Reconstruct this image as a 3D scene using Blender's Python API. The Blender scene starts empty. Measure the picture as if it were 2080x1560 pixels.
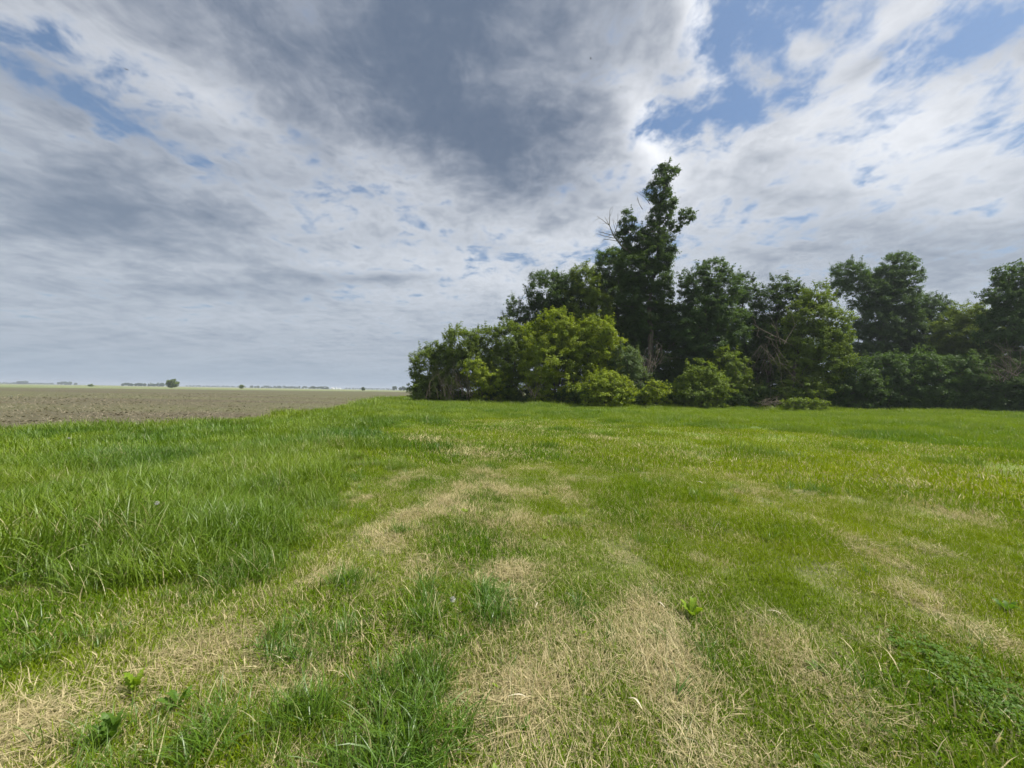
import bpy, math, random
import numpy as np
from mathutils import Matrix, Vector

SC = bpy.context.scene
COL = SC.collection
R = math.radians

# ------------------------------------------------------------------ camera
CAM_H = 1.5
FPX = 781.0                       # focal length in photograph pixels (2080 wide)
PITCH, ROLL = R(1.14), R(0.93)
cam_data = bpy.data.cameras.new('camera')
cam_data.sensor_width = 36.0
cam_data.lens = 36.0 * FPX / 2080.0
cam_data.clip_start = 0.05
cam_data.clip_end = 20000.0
cam = bpy.data.objects.new('camera', cam_data)
COL.objects.link(cam)
CAM_ROT = Matrix.Rotation(R(90) + PITCH, 4, 'X') @ Matrix.Rotation(ROLL, 4, 'Z')
cam.matrix_world = Matrix.Translation((0, 0, CAM_H)) @ CAM_ROT
SC.camera = cam
CR = np.array(CAM_ROT.to_3x3())

def ray(px, py):
    d = CR @ np.array([(px - 1040) / FPX, (780 - py) / FPX, -1.0])
    return d

def at(px, py, D):
    """world point seen at photo pixel (px, py) at depth D metres along +Y"""
    d = ray(px, py)
    return np.array([0, 0, CAM_H]) + d * (D / d[1])

def gnd(px, py):
    """world (x, y) of a point on the ground seen at a photo pixel"""
    d = ray(px, py)
    t = CAM_H / -d[2]
    return np.array([d[0] * t, d[1] * t])

# ------------------------------------------------------------------ world: sky with broken cloud
SUN_EL, SUN_AZ = R(60), R(92)     # azimuth measured from straight ahead (+Y) towards the right (+X)
W = bpy.data.worlds.new('World')
SC.world = W
W.use_nodes = True
NT = W.node_tree
NT.nodes.clear()

class G:
    """small helper to write shader maths as expressions"""
    def __init__(self, nt):
        self.nt = nt
    def node(self, t, **kw):
        n = self.nt.nodes.new(t)
        for k, v in kw.items():
            setattr(n, k, v)
        return n
    def put(self, sock, v):
        if isinstance(v, bpy.types.NodeSocket):
            self.nt.links.new(v, sock)
        elif v is not None:
            sock.default_value = v
    def m(self, op, a, b=None, c=None, clamp=False):
        n = self.node('ShaderNodeMath', operation=op, use_clamp=clamp)
        self.put(n.inputs[0], a)
        if b is not None: self.put(n.inputs[1], b)
        if c is not None: self.put(n.inputs[2], c)
        return n.outputs[0]
    def v(self, op, a, b=None, out=0):
        n = self.node('ShaderNodeVectorMath', operation=op)
        self.put(n.inputs[0], a)
        if b is not None: self.put(n.inputs[1], b)
        return n.outputs['Value'] if op in ('DOT_PRODUCT', 'LENGTH') else n.outputs[0]
    def scale(self, a, s):
        n = self.node('ShaderNodeVectorMath', operation='SCALE')
        self.put(n.inputs[0], a); self.put(n.inputs['Scale'], s)
        return n.outputs[0]
    def add(self, *xs):
        r = xs[0]
        for x in xs[1:]: r = self.m('ADD', r, x)
        return r
    def mul(self, a, b): return self.m('MULTIPLY', a, b)
    def sstep(self, x, lo, hi, a=0.0, b=1.0):
        n = self.node('ShaderNodeMapRange', interpolation_type='SMOOTHSTEP')
        self.put(n.inputs[0], x)
        for i, q in enumerate((lo, hi, a, b)): self.put(n.inputs[i + 1], q)
        return n.outputs[0]
    def lin(self, x, lo, hi, a=0.0, b=1.0):
        n = self.node('ShaderNodeMapRange')
        self.put(n.inputs[0], x)
        for i, q in enumerate((lo, hi, a, b)): self.put(n.inputs[i + 1], q)
        return n.outputs[0]
    def noise(self, vec, scale, detail=4.0, rough=0.5, dist=0.0, color=False, lac=2.0):
        n = self.node('ShaderNodeTexNoise')
        self.put(n.inputs['Vector'], vec)
        n.inputs['Scale'].default_value = scale
        n.inputs['Detail'].default_value = detail
        n.inputs['Roughness'].default_value = rough
        n.inputs['Lacunarity'].default_value = lac
        n.inputs['Distortion'].default_value = dist
        return n.outputs['Color'] if color else n.outputs[0]
    def noise2(self, vec, scale, detail=4.0, rough=0.5, color=False):
        o = self.noise(vec, scale, detail, rough, color=color)
        o.node.noise_dimensions = '2D'
        return o
    def mix(self, f, a, b):
        n = self.node('ShaderNodeMix', data_type='RGBA')
        self.put(n.inputs[0], f)
        for s, q in ((n.inputs[6], a), (n.inputs[7], b)):
            if isinstance(q, tuple) and len(q) == 3: q = q + (1.0,)
            self.put(s, q)
        return n.outputs[2]
    def comb(self, x, y, z):
        n = self.node('ShaderNodeCombineXYZ')
        for i, q in enumerate((x, y, z)): self.put(n.inputs[i], q)
        return n.outputs[0]
    def sep(self, v):
        n = self.node('ShaderNodeSeparateXYZ'); self.put(n.inputs[0], v)
        return n.outputs

GAPS = [
    ((1600, 120), (380, -70), (20, 160), -0.44), ((1370, 225), (80, -40), (40, 50), -0.22), ((1500, 225), (90, -50), (30, 40), -0.24), ((1480, 70), (50, -90), (50, 30), -0.16),
    ((1650, 150), (100, -80), (24, 30), -0.22), ((1960, 90), (170, -60), (30, 40), -0.34), ((1790, 205), (140, -80), (26, 34), -0.34), ((1880, 310), (160, -30), (20, 30), -0.16), ((330, 240), (330, 120), (-50, 70), -0.10),
    ((190, 215), (210, 120), (-30, 40), -0.26), ((40, 130), (60, 50), (-30, 30), -0.2), ((430, 330), (260, 110), (-24, 30), -0.14),
    ((560, 235), (130, 105), (-24, 22), -0.30), ((640, 290), (60, 40), (-20, 20), -0.16),
    ((1050, 520), (90, 35), (-14, 18), -0.32), ((760, 400), (190, 60), (-20, 30), -0.18),
    ((860, 120), (440, 20), (-60, 200), 0.60), ((150, 430), (420, 80), (0, 120), 0.40), ((1560, 310), (270, -170), (30, 36), 0.42),
    ((1790, 60), (130, -110), (30, 20), 0.44), ((1410, 165), (26, 36), (-32, 26), 0.30), ((1645, 100), (46, 10), (0, 26), 0.34),
    ((1060, 330), (230, 30), (-30, 140), 0.4), ((1330, 60), (60, 0), (-20, 160), 0.3), ((1900, 330), (300, 40), (0, 100), 0.16),
]
SHADE = [
    ((780, 60), (560, 40), (-30, 220), 0.46), ((980, 250), (300, 60), (-30, 150), 0.42), ((640, 170), (240, 190), (30, -40), 0.12),
    ((1090, 380), (170, 20), (0, 80), 0.36), ((130, 410), (400, 80), (0, 110), 0.34),
    ((1200, 120), (140, 0), (-60, 200), 0.26), ((400, 590), (300, 14), (0, 26), 0.26), ((740, 565), (150, 6), (0, 16), 0.26),
    ((1580, 330), (160, -80), (26, 50), 0.22), ((1750, 130), (80, -66), (14, 20), 0.26),
    ((1320, 290), (60, 110), (34, -20), -0.45), ((1420, 60), (36, 110), (40, -10), -0.45),
    ((1000, 570), (220, 40), (0, 50), -0.22), ((420, 190), (260, 110), (-30, 50), -0.16), ((1800, 230), (340, 60), (0, 190), -0.30),
    ((1850, 520), (420, 20), (0, 70), 0.26), ((200, 330), (420, 80), (0, 220), 0.14), ((500, 480), (420, 60), (0, 90), 0.10),
]
KH = 0.14                          # softens the cloud layer towards the horizon (curvature)
def uv_of(px, py):
    d = ray(px, py); d = d / np.linalg.norm(d)
    return np.array([d[0], d[1]]) / (max(d[2], 0.0) + KH)

g = G(NT)
tc = g.node('ShaderNodeTexCoord')
dirv = tc.outputs['Generated']
dx, dy, dz = g.sep(dirv)
up = g.m('MAXIMUM', dz, 0.0)
inv = g.m('DIVIDE', 1.0, g.m('ADD', up, KH))
P = g.comb(g.mul(dx, inv), g.mul(dy, inv), 0.0)          # a point on the cloud layer
wob = g.scale(g.v('SUBTRACT', g.noise2(P, 2.6, 3.0, 0.5, color=True), (0.5, 0.5, 0.5)), 0.13)
PW = g.v('ADD', P, wob)

def blob(acc, c, a, b, amp, k=1.9):
    """a bank of cloud (or a gap) of its own shape in the layer, added to acc"""
    c0 = uv_of(*c)
    M = np.stack([uv_of(c[0] + a[0], c[1] + a[1]) - c0, uv_of(c[0] + b[0], c[1] + b[1]) - c0], 1)
    U, S, _ = np.linalg.svd(M)
    mp = g.node('ShaderNodeMapping', vector_type='TEXTURE')
    g.put(mp.inputs['Vector'], PW)
    mp.inputs['Location'].default_value = (c0[0], c0[1], 0)
    mp.inputs['Rotation'].default_value = (0, 0, math.atan2(U[1, 0], U[0, 0]))
    mp.inputs['Scale'].default_value = (S[0] * k, S[1] * k, 1)
    gr = g.node('ShaderNodeTexGradient', gradient_type='QUADRATIC_SPHERE')
    g.put(gr.inputs[0], mp.outputs[0])
    return g.m('MULTIPLY_ADD', gr.outputs['Fac'], amp, acc)

puff = g.noise2(PW, 3.4, 8.0, 0.64)                       # small and middle-sized billows
ROTP = g.node('ShaderNodeMapping'); g.put(ROTP.inputs[0], PW)
ROTP.inputs['Rotation'].default_value = (0, 0, R(-42)); ROTP.inputs['Scale'].default_value = (0.6, 2.2, 1.0)
streak = g.noise2(ROTP.outputs[0], 1.5, 5.0, 0.55)
broad = g.noise2(P, 0.9, 2.0, 0.5)
# coverage: where there is cloud at all
fine = g.noise2(PW, 10.0, 6.0, 0.62)
cov = g.m('MULTIPLY_ADD', puff, 2.7, -1.45)
cov = g.m('MULTIPLY_ADD', fine, 1.7, g.m('SUBTRACT', cov, 0.20))
cov = g.m('MULTIPLY_ADD', streak, 0.55, cov)
cov = g.m('MULTIPLY_ADD', broad, 0.35, cov)
for q in GAPS: cov = blob(cov, q[0], q[1], q[2], q[3] * 2.0)
cov = g.m('MULTIPLY_ADD', g.m('SUBTRACT', 1.0, g.m('MINIMUM', g.mul(up, 2.4), 1.0)), 0.5, cov)
alpha = g.sstep(cov, 0.30, 1.15)
# thickness: how grey the underside is
thick = g.m('MULTIPLY_ADD', streak, 0.75, -0.40)
thick = g.m('MULTIPLY_ADD', puff, 1.15, g.m('SUBTRACT', thick, 0.22))
thick = g.m('MULTIPLY_ADD', fine, 0.60, g.m('SUBTRACT', thick, 0.30))
thick = g.m('MULTIPLY_ADD', broad, 0.45, thick)
for q in SHADE: thick = blob(thick, q[0], q[1], q[2], q[3] * 1.6)
t1 = g.sstep(thick, -0.28, 1.60)
cloud = g.mix(t1, (11.0, 11.2, 11.6), (1.5, 1.98, 2.85))
# clear sky
sky = g.node('ShaderNodeTexSky', sky_type='NISHITA')
sky.sun_disc = False
sky.sun_elevation = SUN_EL
sky.sun_rotation = SUN_AZ
sky.air_density = 1.0; sky.dust_density = 1.5; sky.ozone_density = 1.5; sky.altitude = 250
clear = g.v('ADD', g.v('MULTIPLY', sky.outputs[0], (0.85, 1.0, 1.12)), (0.6, 0.8, 1.0))
allc = g.mix(alpha, clear, cloud)
# the air towards the horizon
hz = g.m('POWER', g.m('SUBTRACT', 1.0, g.m('MINIMUM', g.mul(up, 1.8), 1.0)), 1.2)
air = g.mix(g.m('POWER', g.m('SUBTRACT', 1.0, g.m('MINIMUM', g.mul(up, 12.0), 1.0)), 1.3), (3.4, 4.12, 5.05), (3.25, 4.25, 5.35))
final = g.mix(g.mul(hz, 0.90), allc, air)
bg = g.node('ShaderNodeBackground')
g.put(bg.inputs[0], final)
bg.inputs[1].default_value = 0.069
wo = g.node('ShaderNodeOutputWorld')
NT.links.new(bg.outputs[0], wo.inputs[0])
W.cycles.sampling_method = 'MANUAL'
W.cycles.sample_map_resolution = 512

# ------------------------------------------------------------------ sun, exposure, render settings
sun_data = bpy.data.lights.new('sun', 'SUN')
sun_data.energy = 5.0
sun_data.angle = R(0.9)
sun_data.color = (1.0, 0.95, 0.86)
sun = bpy.data.objects.new('sun', sun_data)
COL.objects.link(sun)
sdir = Vector((math.sin(SUN_AZ) * math.cos(SUN_EL), math.cos(SUN_AZ) * math.cos(SUN_EL), math.sin(SUN_EL)))
sun.rotation_euler = sdir.to_track_quat('Z', 'Y').to_euler()
sun.location = sdir * 60
SC.view_settings.view_transform = 'Standard'
SC.view_settings.look = 'None'
SC.view_settings.exposure = 0.50
SC.view_settings.gamma = 1.0
SC.view_settings.use_curve_mapping = False
SC.render.engine = 'CYCLES'
cy = SC.cycles
cy.max_bounces = 6; cy.diffuse_bounces = 3; cy.glossy_bounces = 2; cy.transmission_bounces = 3
cy.transparent_max_bounces = 4; cy.volume_bounces = 0
cy.use_denoising = True
cy.denoiser = 'OPENIMAGEDENOISE'
cy.denoising_input_passes = 'RGB_ALBEDO_NORMAL'
cy.denoising_prefilter = 'ACCURATE'
cy.use_adaptive_sampling = True
cy.adaptive_threshold = 0.02
cy.adaptive_min_samples = 12
cy.sample_clamp_indirect = 4.0
cy.caustics_reflective = False; cy.caustics_refractive = False
SC.render.film_transparent = False

# ------------------------------------------------------------------ helpers
def tag(o, label=None, cat=None, group=None, kind=None):
    if label: o['label'] = label
    if cat: o['category'] = cat
    if group: o['group'] = group
    if kind: o['kind'] = kind
    return o

def link(name, me, mat=None, parent=None):
    o = bpy.data.objects.new(name, me)
    COL.objects.link(o)
    if mat is not None and me is not None and not me.materials: me.materials.append(mat)
    if parent is not None: o.parent = parent
    return o

def empty(name, loc):
    o = bpy.data.objects.new(name, None)
    o.empty_display_size = 0.2
    COL.objects.link(o)
    o.location = [float(q) for q in loc]
    return o

def mesh_np(name, verts, faces, attrs=None, smooth=False):
    """faces: (n, k) int array of polygons with k corners each, or list of such arrays"""
    me = bpy.data.meshes.new(name)
    verts = np.ascontiguousarray(verts, dtype=np.float32)
    fl = [f for f in (faces if isinstance(faces, list) else [faces]) if len(f)]
    me.vertices.add(len(verts))
    me.vertices.foreach_set('co', verts.ravel())
    loops = np.concatenate([np.asarray(f, np.int32).ravel() for f in fl])
    sizes = np.concatenate([np.full(len(f), f.shape[1], np.int32) for f in fl])
    starts = np.concatenate([[0], np.cumsum(sizes)[:-1]]).astype(np.int32)
    me.loops.add(len(loops)); me.loops.foreach_set('vertex_index', loops)
    me.polygons.add(len(sizes)); me.polygons.foreach_set('loop_start', starts)
    try: me.polygons.foreach_set('loop_total', sizes)
    except Exception: pass
    me.update(calc_edges=True)
    if smooth: me.polygons.foreach_set('use_smooth', np.ones(len(sizes), bool))
    for k, a in (attrs or {}).items():
        at_ = me.attributes.new(k, 'FLOAT', 'POINT')
        at_.data.foreach_set('value', np.asarray(a, np.float32))
    return me

_T = np.random.default_rng(7).random((512, 512))
def vn(x, y, s=0):
    x = np.asarray(x, float) + 37.7 * s; y = np.asarray(y, float) + 91.3 * s
    ix = np.floor(x).astype(int); iy = np.floor(y).astype(int)
    fx = x - ix; fy = y - iy
    fx = fx * fx * (3 - 2 * fx); fy = fy * fy * (3 - 2 * fy)
    a = _T[ix % 512, iy % 512]; b = _T[(ix + 1) % 512, iy % 512]
    c = _T[ix % 512, (iy + 1) % 512]; d = _T[(ix + 1) % 512, (iy + 1) % 512]
    return (a * (1 - fx) + b * fx) * (1 - fy) + (c * (1 - fx) + d * fx) * fy
def fbm(x, y, s=0, o=4):
    r = 0; a = 0.5; t = 0
    for i in range(o):
        r = r + a * vn(x * 2 ** i, y * 2 ** i, s + i); t += a; a *= 0.55
    return r / t
def sst(x, a, b):
    t = np.clip((x - a) / (b - a), 0, 1); return t * t * (3 - 2 * t)
def unit(v):
    return v / (np.linalg.norm(v, axis=-1, keepdims=True) + 1e-9)

def ground_z(x, y):
    r = np.hypot(x, y)
    f = 1 - sst(r, 25, 45)
    return f * (0.09 * (fbm(np.asarray(x) * 0.22, np.asarray(y) * 0.22, 3, 2) - 0.5) + 0.05 * (fbm(np.asarray(x) * 0.9, np.asarray(y) * 0.9, 5, 2) - 0.5))

def seg_dist(x, y, pts):
    """distance to a polyline"""
    d = np.full(np.shape(x), 1e9)
    for (ax, ay), (bx, by) in zip(pts[:-1], pts[1:]):
        ux, uy = bx - ax, by - ay
        t = np.clip(((x - ax) * ux + (y - ay) * uy) / (ux * ux + uy * uy + 1e-9), 0, 1)
        d = np.minimum(d, np.hypot(x - ax - t * ux, y - ay - t * uy))
    return d
def inside(x, y, poly):
    c = np.zeros(np.shape(x), bool)
    n = len(poly)
    for i in range(n):
        (x1, y1), (x2, y2) = poly[i], poly[(i + 1) % n]
        cond = (y1 > y) != (y2 > y)
        c ^= cond & (x < (x2 - x1) * (y - y1) / (y2 - y1 + 1e-12) + x1)
    return c
def sdist(x, y, poly):
    d = seg_dist(x, y, list(poly) + [poly[0]])
    return np.where(inside(x, y, poly), d, -d)

# ------------------------------------------------------------------ materials
def new_mat(name):
    m = bpy.data.materials.new(name); m.use_nodes = True
    m.node_tree.nodes.clear()
    return m, G(m.node_tree)
def finish(m, gg, shader):
    o = gg.node('ShaderNodeOutputMaterial')
    m.node_tree.links.new(shader, o.inputs[0])
    return m
def attr(gg, name, typ='GEOMETRY'):
    n = gg.node('ShaderNodeAttribute', attribute_name=name, attribute_type=typ)
    return n.outputs['Fac']
def leafy(gg, col, tr=0.3, gloss=0.06, rough=0.45, tcol=None):
    d = gg.node('ShaderNodeBsdfDiffuse'); gg.put(d.inputs[0], col)
    t = gg.node('ShaderNodeBsdfTranslucent'); gg.put(t.inputs[0], tcol if tcol is not None else col)
    s = gg.node('ShaderNodeMixShader'); s.inputs[0].default_value = tr
    gg.nt.links.new(d.outputs[0], s.inputs[1]); gg.nt.links.new(t.outputs[0], s.inputs[2])
    if gloss <= 0: return s.outputs[0]
    gl = gg.node('ShaderNodeBsdfGlossy'); gl.inputs['Roughness'].default_value = rough
    gl.inputs[0].default_value = (1, 1, 1, 1)
    s2 = gg.node('ShaderNodeMixShader'); s2.inputs[0].default_value = gloss
    gg.nt.links.new(s.outputs[0], s2.inputs[1]); gg.nt.links.new(gl.outputs[0], s2.inputs[2])
    return s2.outputs[0]

def leaf_mat(name, dark, light):
    m, gg = new_mat(name)
    rnd = attr(gg, 'rnd')
    col = gg.mix(rnd, dark, light)
    n = gg.noise(gg.node('ShaderNodeNewGeometry').outputs['Position'], 0.55, 2.0)
    col = gg.mix(gg.sstep(n, 0.35, 0.7), col, gg.mix(0.5, col, light))
    tcol = gg.v('MULTIPLY', col, (1.35, 1.35, 0.55))
    return finish(m, gg, leafy(gg, col, 0.42, 0.012, 0.5, tcol))

LEAF = {  # dark and blue also carry painted-in shade on the right of the grove
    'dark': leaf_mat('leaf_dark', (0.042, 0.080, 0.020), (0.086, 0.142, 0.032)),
    'mid': leaf_mat('leaf_mid', (0.092, 0.148, 0.022), (0.180, 0.240, 0.036)),
    'lime': leaf_mat('leaf_lime', (0.150, 0.222, 0.018), (0.285, 0.340, 0.034)),
    'blue': leaf_mat('leaf_blue', (0.048, 0.092, 0.030), (0.096, 0.158, 0.046)),
    'grey': leaf_mat('leaf_grey', (0.080, 0.125, 0.048), (0.140, 0.200, 0.080)),
}

def bark_mat(name, c1, c2):
    m, gg = new_mat(name)
    pos = gg.node('ShaderNodeNewGeometry').outputs['Position']
    st = gg.v('MULTIPLY', pos, (9.0, 9.0, 1.6))
    n = gg.noise(st, 1.0, 5.0, 0.65)
    p = gg.node('ShaderNodeBsdfPrincipled')
    gg.put(p.inputs['Base Color'], gg.mix(gg.sstep(n, 0.3, 0.7), c1, c2))
    p.inputs['Roughness'].default_value = 0.9
    b = gg.node('ShaderNodeBump'); b.inputs['Strength'].default_value = 0.6; b.inputs['Distance'].default_value = 0.04
    gg.put(b.inputs['Height'], n); gg.nt.links.new(b.outputs[0], p.inputs['Normal'])
    return finish(m, gg, p.outputs[0])
BARK = bark_mat('bark', (0.055, 0.042, 0.032), (0.14, 0.115, 0.09))
DEADWOOD = bark_mat('dead_wood', (0.085, 0.064, 0.048), (0.19, 0.155, 0.12))
GREYWOOD = bark_mat('grey_dead_wood', (0.15, 0.13, 0.11), (0.30, 0.27, 0.23))

def blade_mat(name, g1, g2, yg, straw1, straw2, tr=0.35, gloss=0.045):
    """grass blades: colour differs from blade to blade; the tuft says how many are dry"""
    m, gg = new_mat(name)
    rnd = attr(gg, 'rnd'); dry = attr(gg, 'dry', 'INSTANCER'); hue = attr(gg, 'hue', 'INSTANCER')
    r2 = gg.m('FRACT', gg.mul(rnd, 13.7)); r3 = gg.m('FRACT', gg.mul(rnd, 41.3))
    green = gg.mix(r2, g1, g2)
    green = gg.mix(hue, green, yg)
    straw = gg.mix(r3, straw1, straw2)
    isdry = gg.sstep(gg.m('SUBTRACT', dry, rnd), -0.04, 0.04)
    col = gg.mix(isdry, green, straw)
    tcol = gg.v('MULTIPLY', col, (1.15, 1.25, 0.6))
    return finish(m, gg, leafy(gg, col, tr, gloss, 0.42, tcol))
BLADE = blade_mat('grass_blade', (0.056, 0.120, 0.007), (0.136, 0.225, 0.012), (0.230, 0.285, 0.007), (0.38, 0.315, 0.165), (0.60, 0.52, 0.31), tr=0.3, gloss=0.005)
TALLB = blade_mat('tall_grass_blade', (0.044, 0.106, 0.010), (0.105, 0.202, 0.018), (0.185, 0.255, 0.010), (0.36, 0.32, 0.15), (0.50, 0.45, 0.24), gloss=0.02)
STRAW = blade_mat('straw_blade', (0.10, 0.13, 0.04), (0.20, 0.20, 0.08), (0.2, 0.2, 0.08), (0.32, 0.26, 0.135), (0.58, 0.50, 0.29), tr=0.2, gloss=0.015)

def soil_mat(name):
    m, gg = new_mat(name)
    pos = gg.node('ShaderNodeNewGeometry').outputs['Position']
    n1 = gg.noise(pos, 0.6, 6.0, 0.65); n2 = gg.noise(pos, 7.0, 5.0, 0.65)
    rows = gg.noise(gg.v('MULTIPLY', pos, (0.015, 0.055, 1.0)), 1.0, 4.0, 0.6)
    col = gg.mix(gg.sstep(n2, 0.3, 0.7), (0.046, 0.037, 0.019), (0.100, 0.082, 0.043))
    col = gg.mix(gg.mul(gg.sstep(rows, 0.36, 0.58), 0.72), col, (0.088, 0.095, 0.032))   # thin green of emerging weeds
    col = gg.mix(gg.mul(gg.sstep(n1, 0.55, 0.75), 0.35), col, (0.125, 0.104, 0.062))
    p = gg.node('ShaderNodeBsdfPrincipled')
    gg.put(p.inputs['Base Color'], col); p.inputs['Roughness'].default_value = 0.95
    b = gg.node('ShaderNodeBump'); b.inputs['Strength'].default_value = 0.9; b.inputs['Distance'].default_value = 0.08
    gg.put(b.inputs['Height'], gg.add(gg.noise(pos, 3.0, 6.0, 0.7), gg.mul(n1, 1.5)))
    gg.nt.links.new(b.outputs[0], p.inputs['Normal'])
    return finish(m, gg, p.outputs[0])
SOIL = soil_mat('tilled_soil')

def ground_mat():
    m, gg = new_mat('turf_ground')
    pos = gg.node('ShaderNodeNewGeometry').outputs['Position']
    dist = gg.v('LENGTH', pos)
    n1 = gg.noise(pos, 0.35, 5.0, 0.6); n2 = gg.noise(pos, 22.0, 4.0, 0.7)
    thatch = gg.mix(gg.sstep(n2, 0.3, 0.7), (0.085, 0.070, 0.038), (0.23, 0.185, 0.105))
    green = gg.mix(gg.sstep(n1, 0.35, 0.65), (0.066, 0.118, 0.010), (0.125, 0.170, 0.016))
    near = gg.mix(gg.sstep(n1, 0.3, 0.75, 0.35, 0.75), thatch, green)
    bands = gg.noise(gg.v('MULTIPLY', pos, (0.0016, 0.010, 1.0)), 1.0, 4.0, 0.55)
    far = gg.mix(gg.sstep(bands, 0.40, 0.60), (0.105, 0.150, 0.045), (0.235, 0.225, 0.115))
    spk = gg.noise(gg.v('MULTIPLY', pos, (0.02, 0.08, 1.0)), 1.0, 5.0, 0.7)
    far = gg.mix(gg.mul(gg.sstep(spk, 0.5, 0.72), 0.6), far, (0.060, 0.095, 0.030))
    mid = gg.mix(gg.sstep(dist, 7.0, 16.0), near, green)
    col = gg.mix(gg.sstep(dist, 110.0, 170.0), mid, far)
    p = gg.node('ShaderNodeBsdfPrincipled')
    gg.put(p.inputs['Base Color'], col); p.inputs['Roughness'].default_value = 0.95
    b = gg.node('ShaderNodeBump'); b.inputs['Strength'].default_value = 0.6; b.inputs['Distance'].default_value = 0.02
    gg.put(b.inputs['Height'], n2); gg.nt.links.new(b.outputs[0], p.inputs['Normal'])
    return finish(m, gg, p.outputs[0])
TURF = ground_mat()
WIDEB = blade_mat('broad_grass_blade', (0.048, 0.122, 0.012), (0.115, 0.225, 0.028), (0.150, 0.240, 0.018), (0.36, 0.32, 0.15), (0.50, 0.45, 0.24), gloss=0.03)

def plain(name, col, rough=0.7, var=0.25, scale=6.0):
    m, gg = new_mat(name)
    n = gg.noise(gg.node('ShaderNodeNewGeometry').outputs['Position'], scale, 4.0, 0.6)
    p = gg.node('ShaderNodeBsdfPrincipled')
    gg.put(p.inputs['Base Color'], gg.mix(gg.sstep(n, 0.3, 0.7), tuple(c * (1 - var) for c in col), tuple(min(c * (1 + var), 1) for c in col)))
    p.inputs['Roughness'].default_value = rough
    return finish(m, gg, p.outputs[0])

# ------------------------------------------------------------------ ground and field
def warp_axis(lo, hi, n, s):
    t = np.linspace(np.arcsinh(lo / s), np.arcsinh(hi / s), n)
    return s * np.sinh(t)
def grid_mesh(name, xs, ys, zf):
    X, Y = np.meshgrid(xs, ys)
    V = np.stack([X.ravel(), Y.ravel(), zf(X, Y).ravel()], 1)
    nx, ny = len(xs), len(ys)
    i = (np.arange(ny - 1)[:, None] * nx + np.arange(nx - 1)[None]).ravel()
    return mesh_np(name, V, np.stack([i, i + 1, i + nx + 1, i + nx], 1), smooth=True)

EDGE = [(-95, -45), (-42, -8), (-26, 4.5), (-15.6, 11.8), (-12.6, 15.2), (-11.3, 19.5), (-12.4, 27), (-15.6, 44), (-18.5, 66), (-21, 100), (-30, 180), (-60, 330)]
FAR_EDGE = [(-420, -150), (-330, -40), (-290, 25), (-240, 92), (-205, 135), (-185, 160), (-170, 182), (-150, 210), (-128, 240), (-112, 265), (-95, 295), (-70, 335)]
def resample(pts, n):
    p = np.array(pts, float); d = np.concatenate([[0], np.cumsum(np.hypot(*np.diff(p, axis=0).T))])
    # parameter runs evenly over the listed points so that both edges stay paired
    t = np.linspace(0, len(p) - 1, n); k = np.minimum(t.astype(int), len(p) - 2); f = (t - k)[:, None]
    return p[k] * (1 - f) + p[k + 1] * f
FIELD_POLY = EDGE + FAR_EDGE[::-1]

ground = link('ground', grid_mesh('ground', warp_axis(-6000, 6000, 240, 3.0), warp_axis(-300, 6500, 240, 3.0),
              lambda x, y: ground_z(x, y) - 0.10 * sst(sdist(x, y, FIELD_POLY), 0.0, 3.0)), TURF)
tag(ground, kind='structure')

def build_field():
    n, k = 150, 110
    A = resample(EDGE, n); B = resample(FAR_EDGE, n)
    s = np.linspace(0, 1, k) ** 2.6
    V = A[None] * (1 - s[:, None, None]) + B[None] * s[:, None, None]
    X, Y = V[..., 0], V[..., 1]
    r = np.hypot(X, Y)
    Z = 0.015 + 0.10 * (fbm(X * 0.8, Y * 0.8, 11, 4) - 0.35) * sst(s[:, None] * 300 + 0 * X, 0.2, 1.5) * (1 - sst(r, 60, 150))
    i = (np.arange(k - 1)[:, None] * n + np.arange(n - 1)[None]).ravel()
    f = np.stack([i, i + n, i + n + 1, i + 1], 1)
    o = link('ploughed_field', mesh_np('ploughed_field', np.stack([X, Y, Z], -1).reshape(-1, 3), f), SOIL)
    return tag(o, kind='structure')
field = build_field()

# ------------------------------------------------------------------ trees
def tube(pts, rad, sides=6, cap=False):
    pts = np.asarray(pts, float); n = len(pts)
    rad = np.broadcast_to(np.asarray(rad, float), (n,))
    tan = np.gradient(pts, axis=0) if n > 2 else np.repeat((pts[1] - pts[0])[None], n, 0)
    tan = unit(tan)
    ref = np.where(np.abs(tan[:, 2:3]) > 0.9, np.array([[1.0, 0, 0]]), np.array([[0, 0, 1.0]]))
    a = unit(np.cross(tan, ref)); b = np.cross(tan, a)
    ang = np.arange(sides) * 2 * math.pi / sides
    ring = (np.cos(ang)[None, :, None] * a[:, None] + np.sin(ang)[None, :, None] * b[:, None]) * rad[:, None, None] + pts[:, None]
    i = np.arange(n - 1)[:, None] * sides; j = np.arange(sides)[None]; j2 = (j + 1) % sides
    f = np.stack([i + j, i + j2, i + sides + j2, i + sides + j], -1).reshape(-1, 4)
    return ring.reshape(-1, 3), f
def merge(parts):
    V, F, o = [], [], 0
    for v, f in parts:
        V.append(v); F.append(f + o); o += len(v)
    return np.concatenate(V), np.concatenate(F)
def wobble(a, b, n, amp, rng):
    t = np.linspace(0, 1, n)[:, None]
    p = np.asarray(a) * (1 - t) + np.asarray(b) * t
    off = rng.normal(0, 1, (n, 3)); off = np.cumsum(off, 0); off -= off[0] + (off[-1] - off[0]) * t
    L = np.linalg.norm(np.asarray(b) - np.asarray(a))
    return p + off * amp * L / n

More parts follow.
